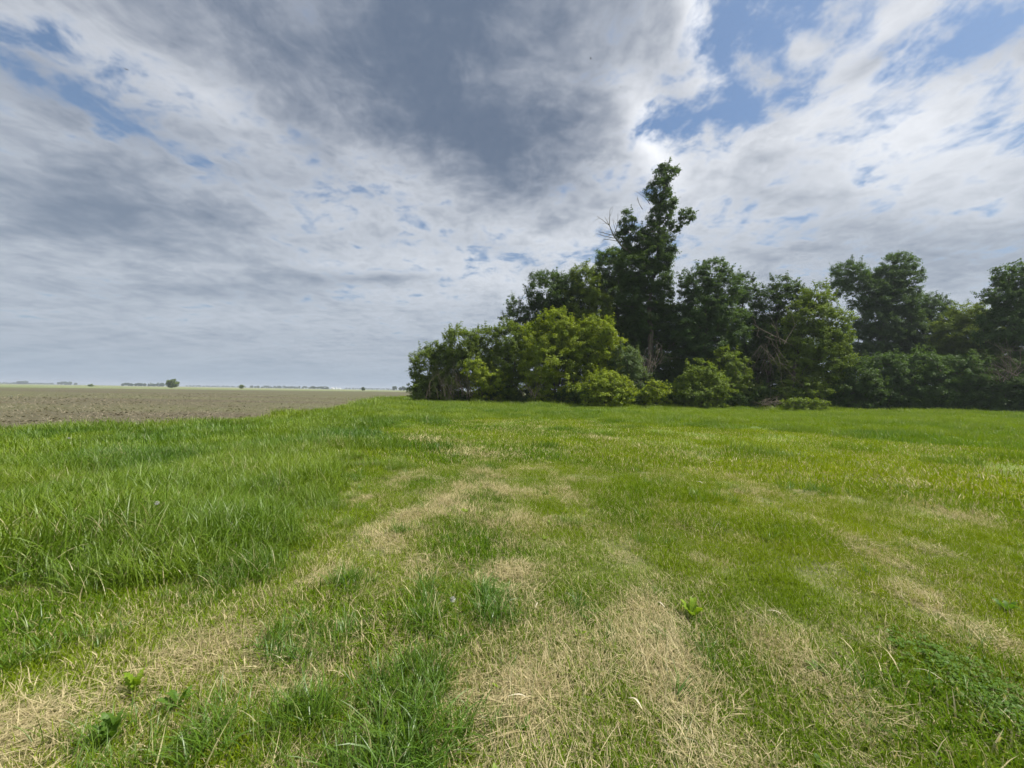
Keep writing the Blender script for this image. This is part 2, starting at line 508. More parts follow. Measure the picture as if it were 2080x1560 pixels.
def grow(base_pts, tips, rng, r_tip=0.012, step=0.9):
    """join every tip to the nearest point of the wood already there; returns thin-limb mesh"""
    nodes = [np.array(p, float) for p in base_pts]; par = [-1] * len(nodes); n0 = len(nodes)
    base = nodes[0]
    order = np.argsort(np.linalg.norm((tips - base) * np.array([1, 1, 0.6]), axis=1))
    for k in order:
        t = tips[k]
        N = np.array(nodes)
        d = np.linalg.norm(N - t, axis=1) + 0.6 * np.maximum(N[:, 2] - t[2] + 0.2, 0)
        j = int(np.argmin(d)); a = nodes[j]
        L = np.linalg.norm(t - a); m = max(int(L / step), 1)
        prev = j
        for q in range(1, m + 1):
            f = q / m
            p = a + (t - a) * f + np.array([0, 0, -0.10 * L * math.sin(math.pi * f)]) + (rng.normal(0, 0.06 * L / m + 0.02, 3) if q < m else 0)
            nodes.append(p); par.append(prev); prev = len(nodes) - 1
    cnt = np.ones(len(nodes))
    for i in range(len(nodes) - 1, n0 - 1, -1):
        if par[i] >= 0: cnt[par[i]] += cnt[i] * 0.8
    rad = r_tip * np.sqrt(cnt)
    parts = []
    for i in range(n0, len(nodes)):
        a, b = nodes[par[i]], nodes[i]
        ra = min(rad[par[i]] if par[i] >= n0 else rad[i] * 1.15, rad[i] * 1.6)
        parts.append(tube([a, b], [ra, rad[i]], 5 if rad[i] > 0.04 else 3))
    return merge(parts)

def leaf_cloud(centres, sizes, outs, per, L, rng, tip_up=0.0):
    """leaf blades gathered in sprays around each centre"""
    n = len(centres)
    k = np.maximum((per * sizes ** 2 * rng.uniform(0.7, 1.3, n)).astype(int), 4)
    idx = np.repeat(np.arange(n), k); m = len(idx)
    off = rng.normal(0, 1, (m, 3)); off = unit(off) * (rng.random((m, 1)) ** 0.45)
    off *= np.array([1, 1, 0.72]) * (sizes[idx] * 0.60)[:, None]
    st = unit(rng.normal(0, 1, (n, 3)) * np.array([1, 1, 0.7]) + 0.5 * outs)          # every spray has its own run
    off += st[idx] * (rng.normal(0, 0.42, m) * sizes[idx])[:, None]
    c = centres[idx] + off
    c[:, 2] -= 0.12 * (off[:, 0] ** 2 + off[:, 1] ** 2)
    nrm = unit(np.array([0, 0, 0.75]) + 0.45 * outs[idx] + 0.15 * unit(off) + rng.normal(0, 0.50, (m, 3)))
    ax = unit(np.cross(nrm, rng.normal(0, 1, (m, 3))))
    ax = unit(ax + 0.15 * unit(off) + 0.35 * st[idx] + np.array([0, 0, -0.2]))
    ax = unit(ax - nrm * np.sum(ax * nrm, 1, keepdims=True))
    sd = np.cross(nrm, ax)
    ln = (L * rng.uniform(0.65, 1.25, m))[:, None]; wd = ln * rng.uniform(0.27, 0.40, (m, 1))
    wd *= 1.25
    p0 = c - ax * ln * 0.5 + sd * wd - nrm * wd * 0.2
    p1 = c - ax * ln * 0.42 - sd * wd - nrm * wd * 0.2
    p2 = c + ax * ln * 0.6 - nrm * ln * 0.12
    V = np.stack([p0, p1, p2], 1).reshape(-1, 3)
    F = np.arange(m * 3).reshape(m, 3)
    rnd = np.clip(np.repeat(rng.random(n)[idx] * 0.55 + rng.random(m) * 0.45, 3), 0, 1)
    return V, F, rnd

def make_tree(name, label, cat, D, bx, lobes, tone, group=None, dens=1.0, leaf=0.15, trunk_r=0.22, stems=1, seed=0, flat=0.85, extra_tips=None, shoots=1.0, lean=None):
    """lobes: (px, py, rx, ry, depth offset in m) - the boughs of the crown, as sizes in photograph pixels at that depth"""
    rng = np.random.default_rng(1000 + seed)
    b = at(bx, 815, D); base = np.array([b[0], D, 0.0]); base[2] = float(ground_z(base[0], base[1])) - 0.05
    root = empty(name, base)
    tag(root, label, cat, group)
    C, S, O, LC = [], [], [], []
    for (px, py, rx, ry, dd) in lobes:
        dD = D + dd; c = at(px, py, dD); sx = rx * dD / FPX; sz = ry * dD / FPX; sy = 0.5 * (sx + sz) * flat
        if c[2] - sz < 0.1: c[2] = max(c[2], 0.1 + sz * 0.75)
        LC.append((c, (sx, sy, sz)))
    for c, s_ in list(LC):                      # foliage of the lowest boughs reaches the ground
        if stems > 1 and c[2] - s_[2] < 1.6:
            LC.append((np.array([c[0], c[1], 0.55]), (s_[0] * 0.85, s_[1] * 0.85, 0.62)))
    ell = [(c, np.array(s)) for c, s in LC]
    for li, (c, s) in enumerate(ell):
        area = 4 * math.pi * ((s[0] * s[1]) ** 1.6 / 3 + (s[0] * s[2]) ** 1.6 / 3 + (s[1] * s[2]) ** 1.6 / 3) ** (1 / 1.6)
        n = max(int(area * 2.3 * dens), 8)
        d = unit(rng.normal(0, 1, (n, 3)))
        rr = 0.35 + 0.65 * rng.random(n) ** 0.45
        bump = 1 + 0.30 * (fbm(d[:, 0] * 2.2 + li * 5 + d[:, 2] * 1.3, d[:, 1] * 2.2 + seed + d[:, 2] * 2.1, 2, 3) - 0.5) * 2
        p = c + d * s * (rr * bump)[:, None]
        keep = p[:, 2] > 0.15
        for lj, (c2, s2) in enumerate(ell):
            if lj != li:
                q = np.linalg.norm((p - c2) / s2, axis=1)
                keep &= ~((q < 0.55) & (rng.random(n) < 0.8))
        p = p[keep]; d = d[keep]
        C.append(p); O.append(d); S.append(rng.uniform(0.42, 0.80, len(p)) * min(1.0, 0.45 + 0.25 * s.min()))
        # upright shoots that break the outline
        ns = int(area * 0.11 * shoots)
        for _ in range(ns):
            dv = unit(np.array([rng.normal(0, 0.8), rng.normal(0, 0.6), abs(rng.normal(0.7, 0.5))])[None])[0]
            p0 = c + dv * s * 0.95
            ln = rng.uniform(0.5, 1.25) * min(1.0, 0.4 + 0.25 * s.min()); gd = unit((dv * 0.5 + np.array([0, 0, 1.0]) + rng.normal(0, 0.2, 3))[None])[0]
            for q in range(4):
                C.append((p0 + gd * ln * q / 3)[None]); O.append(dv[None]); S.append(np.array([0.42 - 0.07 * q]) * min(1.0, 0.5 + 0.25 * s.min()))
    C = np.concatenate(C); S = np.concatenate(S); O = np.concatenate(O)
    ok = C[:, 2] > 0.12
    C, S, O = C[ok], S[ok], O[ok]
    # wood
    woods, skel = [], []
    top = max(ell, key=lambda e: e[0][2])
    for q in range(stems):
        tgt = ell[q % len(ell)][0] if stems > 1 else top[0]
        st = base + np.array([rng.normal(0, 0.12 * (stems > 1)), rng.normal(0, 0.12 * (stems > 1)), 0])
        mid = np.array([st[0] * 0.65 + tgt[0] * 0.35, st[1] * 0.65 + tgt[1] * 0.35, st[2] + (tgt[2] - st[2]) * 0.5]) if lean is None else at(lean[0], lean[1], D)
        n = max(int((tgt[2] - st[2]) / 0.8), 4)
        p = np.concatenate([wobble(st, mid, n, 0.18, rng)[:-1], wobble(mid, tgt, n, 0.18, rng)])
        r = trunk_r / (stems ** 0.5)
        rad = r * (1 - 0.78 * np.linspace(0, 1, len(p)) ** 0.9); rad[0] *= 1.5; rad[1] *= 1.12
        woods.append(tube(p, rad, 8)); skel += list(p[len(p) // 4:])
    skel = [base] + skel
    sub = rng.random(len(C)) < min(1.0, 420.0 / max(len(C), 1))
    tips = np.concatenate([np.array([e[0] for e in ell]), C[sub]])
    tr = link('trunk', mesh_np(name + '_trunk', merge(woods)[0] - base, merge(woods)[1], smooth=True), BARK, root)
    lv, lf = grow(skel, tips, rng)
    tag(link('branches', mesh_np(name + '_branches', lv - base, lf), BARK, root), kind='stuff')
    V, F, rnd = leaf_cloud(C, S, O, 250 * dens ** 0.3, leaf, rng)
    link('crown', mesh_np(name + '_crown', V - base, F, {'rnd': rnd}), LEAF[tone], root)
    return root

def twig(parts, p, d, L, r, depth, rng, bend=0.25, droop=0.0, sides=4):
    n = 5
    pts = [np.array(p, float)]; dd = np.array(d, float)
    for i in range(n):
        dd = unit((dd + rng.normal(0, bend, 3) * 0.5 + np.array([0, 0, -droop]))[None])[0]
        pts.append(pts[-1] + dd * L / n)
    parts.append(tube(pts, np.linspace(r, r * 0.35, n + 1), sides))
    if depth > 0:
        for k in range(rng.integers(2, 5)):
            i = int(rng.integers(1, n + 1))
            nd = unit((unit((pts[i] - pts[i - 1])[None])[0] + rng.normal(0, 0.55, 3))[None])[0]
            twig(parts, pts[i], nd, L * rng.uniform(0.4, 0.7), r * 0.5, depth - 1, rng, bend, droop, 3)

SHRUB = 'shrubs along the edge of the grove'
GROVE = 'trees of the grove'
TREES = [
 # ---- left end of the grove
 dict(name='box_elder_shrub', label='dark green shrub at the far left tip of the grove beside the ploughed field', cat='shrub', D=47, bx=872, tone='mid', group=SHRUB, stems=4, trunk_r=0.12, shoots=1.6,
      lobes=[(868,752,36,48,0),(878,716,18,26,0),(848,782,22,26,-1),(900,745,34,46,1),(905,785,40,26,-1),(842,757,12,14,0)]),
 dict(name='box_elder_shrub', label='rounded mid green shrub second from the left tip of the grove', cat='shrub', D=46, bx=950, tone='mid', group=SHRUB, stems=4, trunk_r=0.14, shoots=1.8,
      lobes=[(938,700,38,36,0),(960,740,42,48,0),(905,726,22,26,0),(985,700,34,36,0.5),(920,770,28,30,-0.5),(990,770,30,36,0)]),
 dict(name='box_elder_shrub', label='low yellow green bush with bare dead stems showing at its left foot', cat='shrub', D=43, bx=985, tone='lime', group=SHRUB, stems=3, trunk_r=0.07, shoots=1.2,
      lobes=[(966,752,26,22,0),(998,770,28,24,0),(975,786,22,20,0)]),
 dict(name='box_elder_shrub', label='mid green upright shrub left of the tall yellow green one', cat='shrub', D=45, bx=1038, tone='mid', group=SHRUB, stems=3, trunk_r=0.14, shoots=1.6,
      lobes=[(1028,690,34,36,0),(1045,735,38,46,0),(1015,745,26,40,0),(1062,690,24,30,0),(1030,785,34,26,-1)]),
 dict(name='box_elder', label='small dark tree poking up left of the round crown, behind the shrubs', cat='tree', D=50, bx=1046, tone='dark', group=GROVE, trunk_r=0.14, shoots=1.5, dens=0.85,
      lobes=[(1043,618,16,22,0),(1052,650,24,30,0),(1030,648,14,16,0),(1062,685,26,40,0)]),
 dict(name='box_elder', label='round dark green crown behind the yellow green shrubs', cat='tree', D=50, bx=1120, tone='dark', group=GROVE, trunk_r=0.24, dens=1.0,
      lobes=[(1110,596,44,44,0),(1098,640,36,40,0),(1150,600,40,48,0.5),(1130,680,50,60,0),(1160,660,40,60,1)]),
 dict(name='box_elder', label='mid green tree between the round dark crown and the tallest tree', cat='tree', D=49, bx=1190, tone='mid', group=GROVE, trunk_r=0.22,
      lobes=[(1188,570,30,36,0),(1175,620,36,44,0),(1210,630,36,46,0),(1195,700,44,60,0.5)]),
 dict(name='ash_tree', label='dark dense tree close against the left of the tallest tree', cat='tree', D=51, bx=1245, tone='dark', group=GROVE, trunk_r=0.24,
      lobes=[(1238,545,36,40,0),(1262,520,22,26,0),(1230,600,34,50,0),(1262,610,40,60,1),(1260,700,40,80,1)]),
 # ---- yellow green shrubs in front
 dict(name='box_elder_shrub', label='tallest yellow green shrub, in front of the round dark crown', cat='shrub', D=42.5, bx=1130, tone='lime', group=SHRUB, stems=4, trunk_r=0.18, shoots=1.5,
      lobes=[(1128,662,38,36,0),(1098,698,40,40,0),(1165,690,34,40,0),(1120,740,52,50,0),(1082,745,26,40,0),(1150,780,46,34,-0.5),(1095,788,36,26,-0.5)]),
 dict(name='box_elder_shrub', label='yellow green shrub just right of the tallest yellow green one', cat='shrub', D=42.5, bx=1215, tone='lime', group=SHRUB, stems=4, trunk_r=0.16, shoots=1.4,
      lobes=[(1214,672,36,34,0),(1235,706,30,40,0),(1195,720,32,44,0),(1222,755,40,40,0.5)]),
 dict(name='willow_shrub', label='loose grey green shrub to the right of the yellow green pair', cat='shrub', D=42, bx=1275, tone='grey', group=SHRUB, stems=4, trunk_r=0.10, dens=0.8, shoots=2.0,
      lobes=[(1270,735,34,38,0),(1290,770,28,36,0),(1252,765,28,34,0)]),
 dict(name='bright_bush', label='bright lime green bush low on the grass below the yellow green shrubs', cat='bush', D=38.5, bx=1232, tone='lime', group=SHRUB, stems=4, trunk_r=0.06, shoots=1.4, dens=1.1,
      lobes=[(1232,776,40,26,0),(1205,790,30,24,0),(1262,792,32,24,0),(1232,800,48,18,-0.4)]),
 dict(name='bright_bush', label='small lime bush on the grass right of the bright lime one', cat='bush', D=39, bx=1335, tone='lime', group=SHRUB, stems=3, trunk_r=0.05, shoots=1.2, dens=0.9,
      lobes=[(1330,786,24,17,0),(1348,797,24,14,0),(1312,797,18,14,0)]),
 dict(name='box_elder_shrub', label='broad green bush with yellow green tips under the tree beside the tallest one', cat='bush', D=39, bx=1425, tone='mid', group=SHRUB, stems=4, trunk_r=0.08, shoots=1.3, dens=1.0,
      lobes=[(1425,752,32,26,0),(1400,778,34,28,0),(1452,780,34,28,0),(1425,798,56,20,-0.4)]),
 dict(name='box_elder_shrub', label='mid green shrub standing behind and right of the broad yellow tipped bush', cat='shrub', D=42, bx=1490, tone='mid', group=SHRUB, stems=3, trunk_r=0.10, shoots=1.3,
      lobes=[(1475,735,26,34,0),(1500,770,32,38,0),(1520,795,30,22,0)]),
 # ---- the tallest tree and its neighbours
 dict(name='cottonwood', label='tallest tree, dark and narrow, with one bough reaching right and a bare limb left', cat='tree', D=46, bx=1322, tone='dark', group=GROVE, trunk_r=0.42, seed=7, dens=1.25, shoots=0.6, lean=(1318, 610), leaf=0.155,
      lobes=[(1350,505,26,30,0),(1354,352,24,23,0),(1338,388,27,27,0),(1356,418,24,22,0),(1340,442,26,24,0),(1394,440,20,18,0),(1372,458,20,13,0),(1328,478,28,28,0),(1274,452,20,25,0),(1264,480,16,18,0),(1296,492,34,32,0),
             (1330,520,36,38,0),(1288,545,40,40,0),(1330,565,36,34,0),(1285,600,34,36,0.5),(1345,600,24,34,0.5),(1310,640,40,40,0.8),(1350,655,30,36,0.8)]),
 dict(name='box_elder', label='dark tree under the tallest crown, behind the loose grey green shrub', cat='tree', D=48, bx=1330, tone='dark', group=GROVE, trunk_r=0.25, dens=1.0,
      lobes=[(1300,670,44,46,0),(1350,660,44,50,0),(1320,740,60,56,0),(1370,740,44,60,0),(1330,785,50,30,0),(1290,785,40,30,0),(1270,720,40,60,1)]),
 dict(name='box_elder', label='big mid green tree right of the tallest tree, with sky showing through its top', cat='tree', D=45, bx=1425, tone='blue', group=GROVE, trunk_r=0.3, shoots=1.5, dens=0.95,
      lobes=[(1448,556,34,34,0),(1412,578,34,36,0),(1478,590,34,36,0),(1430,625,48,44,0),(1392,650,36,50,0),(1470,660,44,50,0),(1432,710,56,46,0.5),(1400,770,44,40,1),(1470,770,44,40,1)]),
 dict(name='box_elder', label='open airy tree with lacy crown right of the big mid green tree', cat='tree', D=48, bx=1520, tone='blue', group=GROVE, trunk_r=0.22, dens=0.8, shoots=1.8,
      lobes=[(1505,585,26,32,0),(1525,625,28,36,0),(1510,690,40,60,0),(1515,765,36,44,0)]),
 dict(name='box_elder', label='dark gappy tree above the drooping dead branches', cat='tree', D=46, bx=1560, tone='dark', group=GROVE, trunk_r=0.25, dens=0.8, shoots=1.6,
      lobes=[(1585,590,36,28,0),(1560,620,30,34,0),(1610,620,36,36,0),(1570,675,40,44,0.5),(1545,730,40,50,1.0),(1600,720,40,50,1.0),(1560,785,44,34,0.5)]),
 dict(name='box_elder', label='leaning tree with sunlit yellow green foliage on its right side', cat='tree', D=42, bx=1600, tone='mid', group=GROVE, trunk_r=0.26, shoots=1.2, dens=1.05,
      lobes=[(1660,605,32,28,0),(1640,645,44,36,0),(1690,655,36,34,0),(1650,695,56,38,0),(1706,692,26,34,0),(1680,735,44,34,0),(1620,735,40,34,0.5),(1660,775,50,34,0.5)]),
 dict(name='box_elder_shrub', label='green shrub at the foot of the leaning tree, behind the low bright plants', cat='shrub', D=41, bx=1625, tone='mid', group=SHRUB, stems=3, trunk_r=0.08,
      lobes=[(1620,788,34,24,0),(1655,790,26,24,0),(1590,798,24,18,0)]),
 dict(name='elder_bush', label='low mound of fresh green weeds spreading on the grass edge', cat='bush', D=37, bx=1632, tone='mid', group=SHRUB, stems=3, trunk_r=0.03, shoots=0.5, dens=1.3, leaf=0.13,
      lobes=[(1612,815,26,8,0),(1640,814,30,8,0),(1664,817,18,7,0)]),
 # ---- right part: its shade is put into the dark and blue leaf colours
 dict(name='cottonwood', label='two headed tall tree behind the hedge, standing alone against the sky', cat='tree', D=57, bx=1785, tone='blue', group=GROVE, trunk_r=0.45, lean=(1790, 690), dens=0.95, shoots=1.1,
      lobes=[(1722,556,36,27,0),(1702,585,24,20,0),(1822,540,36,26,0),(1840,568,28,28,0),(1800,575,42,34,0),(1765,600,38,34,0),(1822,610,42,36,0),(1780,650,40,40,0),(1830,660,36,40,0),(1760,690,36,40,0),(1810,700,50,40,0.5)]),
 dict(name='box_elder', label='flat topped hazy tree right of the two headed tall tree', cat='tree', D=58, bx=1880, tone='blue', group=GROVE, trunk_r=0.3, dens=0.9,
      lobes=[(1872,622,34,28,0),(1905,628,30,24,0),(1890,670,50,44,0),(1850,690,40,50,0),(1905,720,50,40,0)]),
 dict(name='box_elder', label='yellowish crown in the dip of the skyline left of the rightmost tree', cat='tree', D=52, bx=1975, tone='mid', group=GROVE, trunk_r=0.25,
      lobes=[(1960,645,34,28,0),(1995,640,30,28,0),(1940,680,40,44,0),(1985,690,46,50,0),(1960,735,50,44,0)]),
 dict(name='ash_tree', label='tall dark tree at the right edge of the picture', cat='tree', D=44, bx=2062, tone='blue', group=GROVE, trunk_r=0.34, shoots=1.5,
      lobes=[(2052,560,26,30,0),(2085,570,30,36,0),(2025,600,32,26,0),(2065,620,46,44,0),(2110,640,44,60,0),(2040,670,46,46,0),(2090,710,60,50,0),(2165,640,46,60,0),(2160,730,56,50,0)]),
 dict(name='hedge_shrub', label='dark shrub under the leaning tree, left end of the shaded hedge', cat='shrub', D=42, bx=1730, tone='dark', group=SHRUB, stems=4, trunk_r=0.1,
      lobes=[(1730,765,44,40,0),(1700,790,40,28,0),(1760,790,36,30,0)]),
 dict(name='hedge_shrub', label='dark hedge shrub below the trunk of the two headed tree', cat='shrub', D=43, bx=1800, tone='blue', group=SHRUB, stems=4, trunk_r=0.1,
      lobes=[(1795,755,44,38,0),(1825,780,40,38,0),(1780,795,44,28,0)]),
 dict(name='hedge_shrub', label='greyish hedge shrub in the middle of the shaded right hand hedge', cat='shrub', D=43, bx=1875, tone='blue', group=SHRUB, stems=4, trunk_r=0.1,
      lobes=[(1870,750,46,38,0),(1900,785,44,38,0),(1850,795,40,30,0)]),
 dict(name='hedge_shrub', label='hedge shrub below the yellowish crown in the dip of the skyline', cat='shrub', D=43, bx=1955, tone='blue', group=SHRUB, stems=4, trunk_r=0.1,
      lobes=[(1950,755,46,40,0),(1985,790,44,36,0),(1930,800,40,28,0)]),
 dict(name='hedge_shrub', label='dark hedge shrub with reddish bare twigs, at the right edge', cat='shrub', D=43, bx=2045, tone='dark', group=SHRUB, stems=4, trunk_r=0.1,
      lobes=[(2035,770,46,40,0),(2080,770,46,50,0),(2040,803,46,28,0),(2100,805,40,28,0),(2160,775,50,44,0),(2170,805,50,28,0)]),
 # ---- deeper in the grove, seen through the gaps
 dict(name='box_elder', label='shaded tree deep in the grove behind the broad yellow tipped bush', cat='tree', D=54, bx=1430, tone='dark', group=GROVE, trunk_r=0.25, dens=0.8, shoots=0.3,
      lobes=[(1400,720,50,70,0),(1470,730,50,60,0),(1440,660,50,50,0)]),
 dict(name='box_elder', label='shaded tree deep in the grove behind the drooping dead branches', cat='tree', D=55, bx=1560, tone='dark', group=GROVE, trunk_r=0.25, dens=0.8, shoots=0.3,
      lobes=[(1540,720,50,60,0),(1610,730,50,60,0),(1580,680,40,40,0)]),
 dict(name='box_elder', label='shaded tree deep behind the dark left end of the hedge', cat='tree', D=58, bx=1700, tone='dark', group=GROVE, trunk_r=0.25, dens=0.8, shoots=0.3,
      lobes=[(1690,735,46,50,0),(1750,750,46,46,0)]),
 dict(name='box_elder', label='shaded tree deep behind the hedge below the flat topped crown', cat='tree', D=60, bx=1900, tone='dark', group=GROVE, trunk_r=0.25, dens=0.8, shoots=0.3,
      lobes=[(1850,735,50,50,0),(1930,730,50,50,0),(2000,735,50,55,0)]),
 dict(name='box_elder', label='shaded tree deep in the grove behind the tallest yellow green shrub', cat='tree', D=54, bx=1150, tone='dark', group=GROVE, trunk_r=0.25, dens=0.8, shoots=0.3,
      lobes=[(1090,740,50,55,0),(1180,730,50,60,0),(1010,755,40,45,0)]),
]
cotton = None
for i, t in enumerate(TREES):
    kw = dict(t); kw.setdefault('seed', 20 + i)
    o = make_tree(**kw)
    if cotton is None and t['name'] == 'cottonwood': cotton = o

# bare limb on the left of the tallest tree
def dead_limb():
    rng = np.random.default_rng(5); parts = []
    base = np.array(cotton.location)
    a = at(1292, 520, 46); pts = [a, at(1262, 499, 46), at(1246, 478, 45.8), at(1238, 458, 45.6), at(1228, 440, 45.5)]
    parts.append(tube(pts, [0.15, 0.11, 0.075, 0.05, 0.02], 5))
    for s, e in [((1262,499),(1248,452)),((1262,499),(1278,470)),((1246,478),(1219,470)),((1250,484),(1218,478)),((1246,478),(1262,440)),((1238,458),(1217,440)),((1255,490),(1232,490)),((1238,458),(1243,432)),((1305,425),(1296,405)),((1320,415),(1306,390))]:
        p0, p1 = at(*s, 45.8), at(*e, 45.8 + rng.uniform(-1.2, 1.2))
        L = np.linalg.norm(p1 - p0)
        twig(parts, p0, unit((p1 - p0)[None])[0], L * 1.15, 0.05, 1, rng, 0.22, 0, 4)
    V, F = merge(parts)
    o = link('dead_limb', mesh_np('dead_limb', V - base, F), GREYWOOD, cotton)
    o['label'] = 'bare grey limb with fine twigs'
dead_limb()

# dead wood lying and hanging along the edge
def dead_brush(name, label, D, spots, n, L, seed, droop=0.0, up=1.0, spread=0.5, r=0.03, depth=1, origin=None):
    rng = np.random.default_rng(seed); parts = []
    x0 = at(spots[0][0], spots[0][1], D)
    base = np.array([x0[0], D, 0.0])
    for k in range(n):
        s = spots[int(rng.integers(len(spots)))]
        p = at(s[0] + rng.normal(0, 6), s[1] + rng.normal(0, 3), D + rng.normal(0, 0.4)); p[2] = max(p[2], 0.05)
        d = unit((np.array([rng.normal(0, spread), rng.normal(0, spread), up]))[None])[0]
        twig(parts, p, d, L * rng.uniform(0.5, 1.2), r * rng.uniform(0.6, 1.2), depth, rng, 0.3, droop)
    V, F = merge(parts); V[:, 2] = np.maximum(V[:, 2], 0.0)
    o = link(name, mesh_np(name, V - base, F), DEADWOOD)
    o.location = base.tolist()
    return tag(o, label, 'dead branches', 'dead wood at the edge of the grove')
dead_brush('dead_branches', 'brown dead branches drooping like a broom under the dark gappy tree', 40.5, [(1563,680),(1548,700),(1582,712),(1560,725)], 24, 3.6, 1, droop=0.12, up=-0.6, spread=0.34, r=0.022)
dead_brush('fallen_limb', 'pale bare limbs slanting up inside the dark gappy tree', 40.2, [(1580,720),(1562,735),(1596,700)], 4, 4.2, 2, up=1.1, spread=0.5, r=0.05)
dead_brush('bare_shrub', 'bare grey stems standing at the foot of the left shrubs', 42.5, [(920,808),(935,808),(945,806),(955,808),(905,808),(868,808)], 40, 2.6, 3, up=1.4, spread=0.3, r=0.02)
dead_brush('bare_shrub', 'few pale stems at the foot of the tallest yellow green shrub', 40.0, [(1068,806),(1080,806),(1085,806)], 9, 2.0, 4, up=1.4, spread=0.35, r=0.025)
dead_brush('bare_shrub', 'grey broken branches in the dark gap right of the grey green shrub', 42.0, [(1305,750),(1315,760),(1330,740)], 16, 2.6, 5, up=1.0, spread=0.5, r=0.03)
dead_brush('bare_shrub', 'reddish bare twigs in front of the dark tree at the right edge', 40.5, [(2060,760),(2045,770),(2030,775)], 26, 3.2, 6, up=1.0, spread=0.6, r=0.025)
dead_brush('brush_pile', 'small pile of grey sticks beside the low mound of weeds', 37.2, [(1565,822),(1575,821),(1550,822)], 30, 1.1, 7, up=0.35, spread=0.8, r=0.02)

# ------------------------------------------------------------------ far country
def far_tree(name, label, cat, px0, px1, ybase, ytop, D, tone, n, seed, kind=None, leaf=0.6):
    rng = np.random.default_rng(seed)
    a, b = at(px0, ybase, D), at(px1, ybase, D)
    base = np.array([(a[0] + b[0]) / 2, D, 0.0]); w = abs(b[0] - a[0]); h = (ybase - ytop) * D / FPX * 1.3 + 1.0
    root = empty(name, base); tag(root, label, cat, kind=kind)
    C, S, stems = [], [], []
    nc = max(int(w / (h * 0.8)), 1)
    for k in range(nc):
        cx = (-0.5 + (k + 0.5) / nc) * w + rng.normal(0, 0.15 * h) * (nc > 1)
        hh = h * (1.0 if nc == 1 else rng.uniform(0.55, 1.0)); rr = (w / 2 if nc == 1 else hh * 0.6)
        stems.append(tube([[cx, 0, -0.1], [cx + rng.normal(0, 0.1), 0, hh * 0.7]], [hh * 0.035, hh * 0.012], 5))
        m = max(n // nc, 12)
        d = unit(rng.normal(0, 1, (m, 3))); q = rng.random(m) ** 0.5
        C.append(np.stack([cx + d[:, 0] * rr * q, d[:, 1] * rr * 0.8 * q, hh * 0.52 + d[:, 2] * hh * 0.48 * q], 1)); S.append(np.full(m, hh * 0.16))
    C = np.concatenate(C); S = np.concatenate(S)
    C[:, 2] = np.maximum(C[:, 2], 0.2)
    O = unit(C - C.mean(0))
    idx = np.repeat(np.arange(len(C)), 14); m = len(idx)
    V, F, rnd = leaf_cloud(C, np.ones(len(C)), O, 14, leaf, rng)
    cc = np.repeat(C, 1, 0)
    tk = link('trunk' if nc == 1 else 'trunks', mesh_np(name + '_trunk', *merge(stems)), BARK, root)
    if nc > 1: tk['kind'] = 'stuff'
    link('crown', mesh_np(name + '_crown', V, F, {'rnd': rnd}), LEAF[tone], root)
    return root
far_tree('field_tree', 'lone round green tree on the horizon beyond the field', 'tree', 339, 362, 786, 774, 330, 'mid', 220, 1, leaf=0.9)
far_tree('field_bush', 'small bush on the horizon right of the lone round tree', 'bush', 486, 495, 789, 783.5, 360, 'mid', 70, 2, leaf=0.7)
far_tree('field_bush', 'small bush on the horizon left of the lone round tree', 'bush', 178, 188, 783.5, 780.5, 360, 'mid', 60, 3, leaf=0.6)
far_tree('field_bush', 'tiny dark bush on the horizon nearest the grove', 'bush', 734, 741, 794.5, 790.5, 380, 'dark', 50, 4, leaf=0.6)
BELTS = [(0, 108, 779.5, 777.0, 1700, 'low hazy line of trees at the left end of the horizon'), (36, 56, 780, 774.5, 1400, 'small hazy clump rising above the leftmost tree line'),
         (116, 156, 781, 775.5, 1300, 'hazy rounded wood on the horizon between the leftmost line and the lone tree'), (246, 337, 784, 778.5, 1000, 'long dark wood on the horizon touching the lone tree'),
         (376, 500, 785.5, 782.5, 2100, 'thin pale line of trees right of the lone round tree'), (508, 527, 788, 783.5, 1300, 'short dark clump on the horizon right of the small bush'),
         (530, 640, 789.5, 785.5, 1400, 'long low wood on the horizon left of the white farm buildings'), (632, 670, 790.5, 786.0, 1150, 'dark clump standing just left of the white farm buildings'),
         (700, 800, 792.5, 789.5, 2000, 'thin hazy line of trees right of the white farm buildings'), (796, 840, 794, 786.5, 900, 'hazy wood on the horizon touching the left tip of the grove')]
for i, (x0, x1, yb, yt, D, lab) in enumerate(BELTS):
    far_tree('shelterbelt', lab, 'wood', x0, x1, yb, yt, D, 'blue', int(60 + (x1 - x0) * 4), 40 + i, kind='stuff', leaf=2.4)

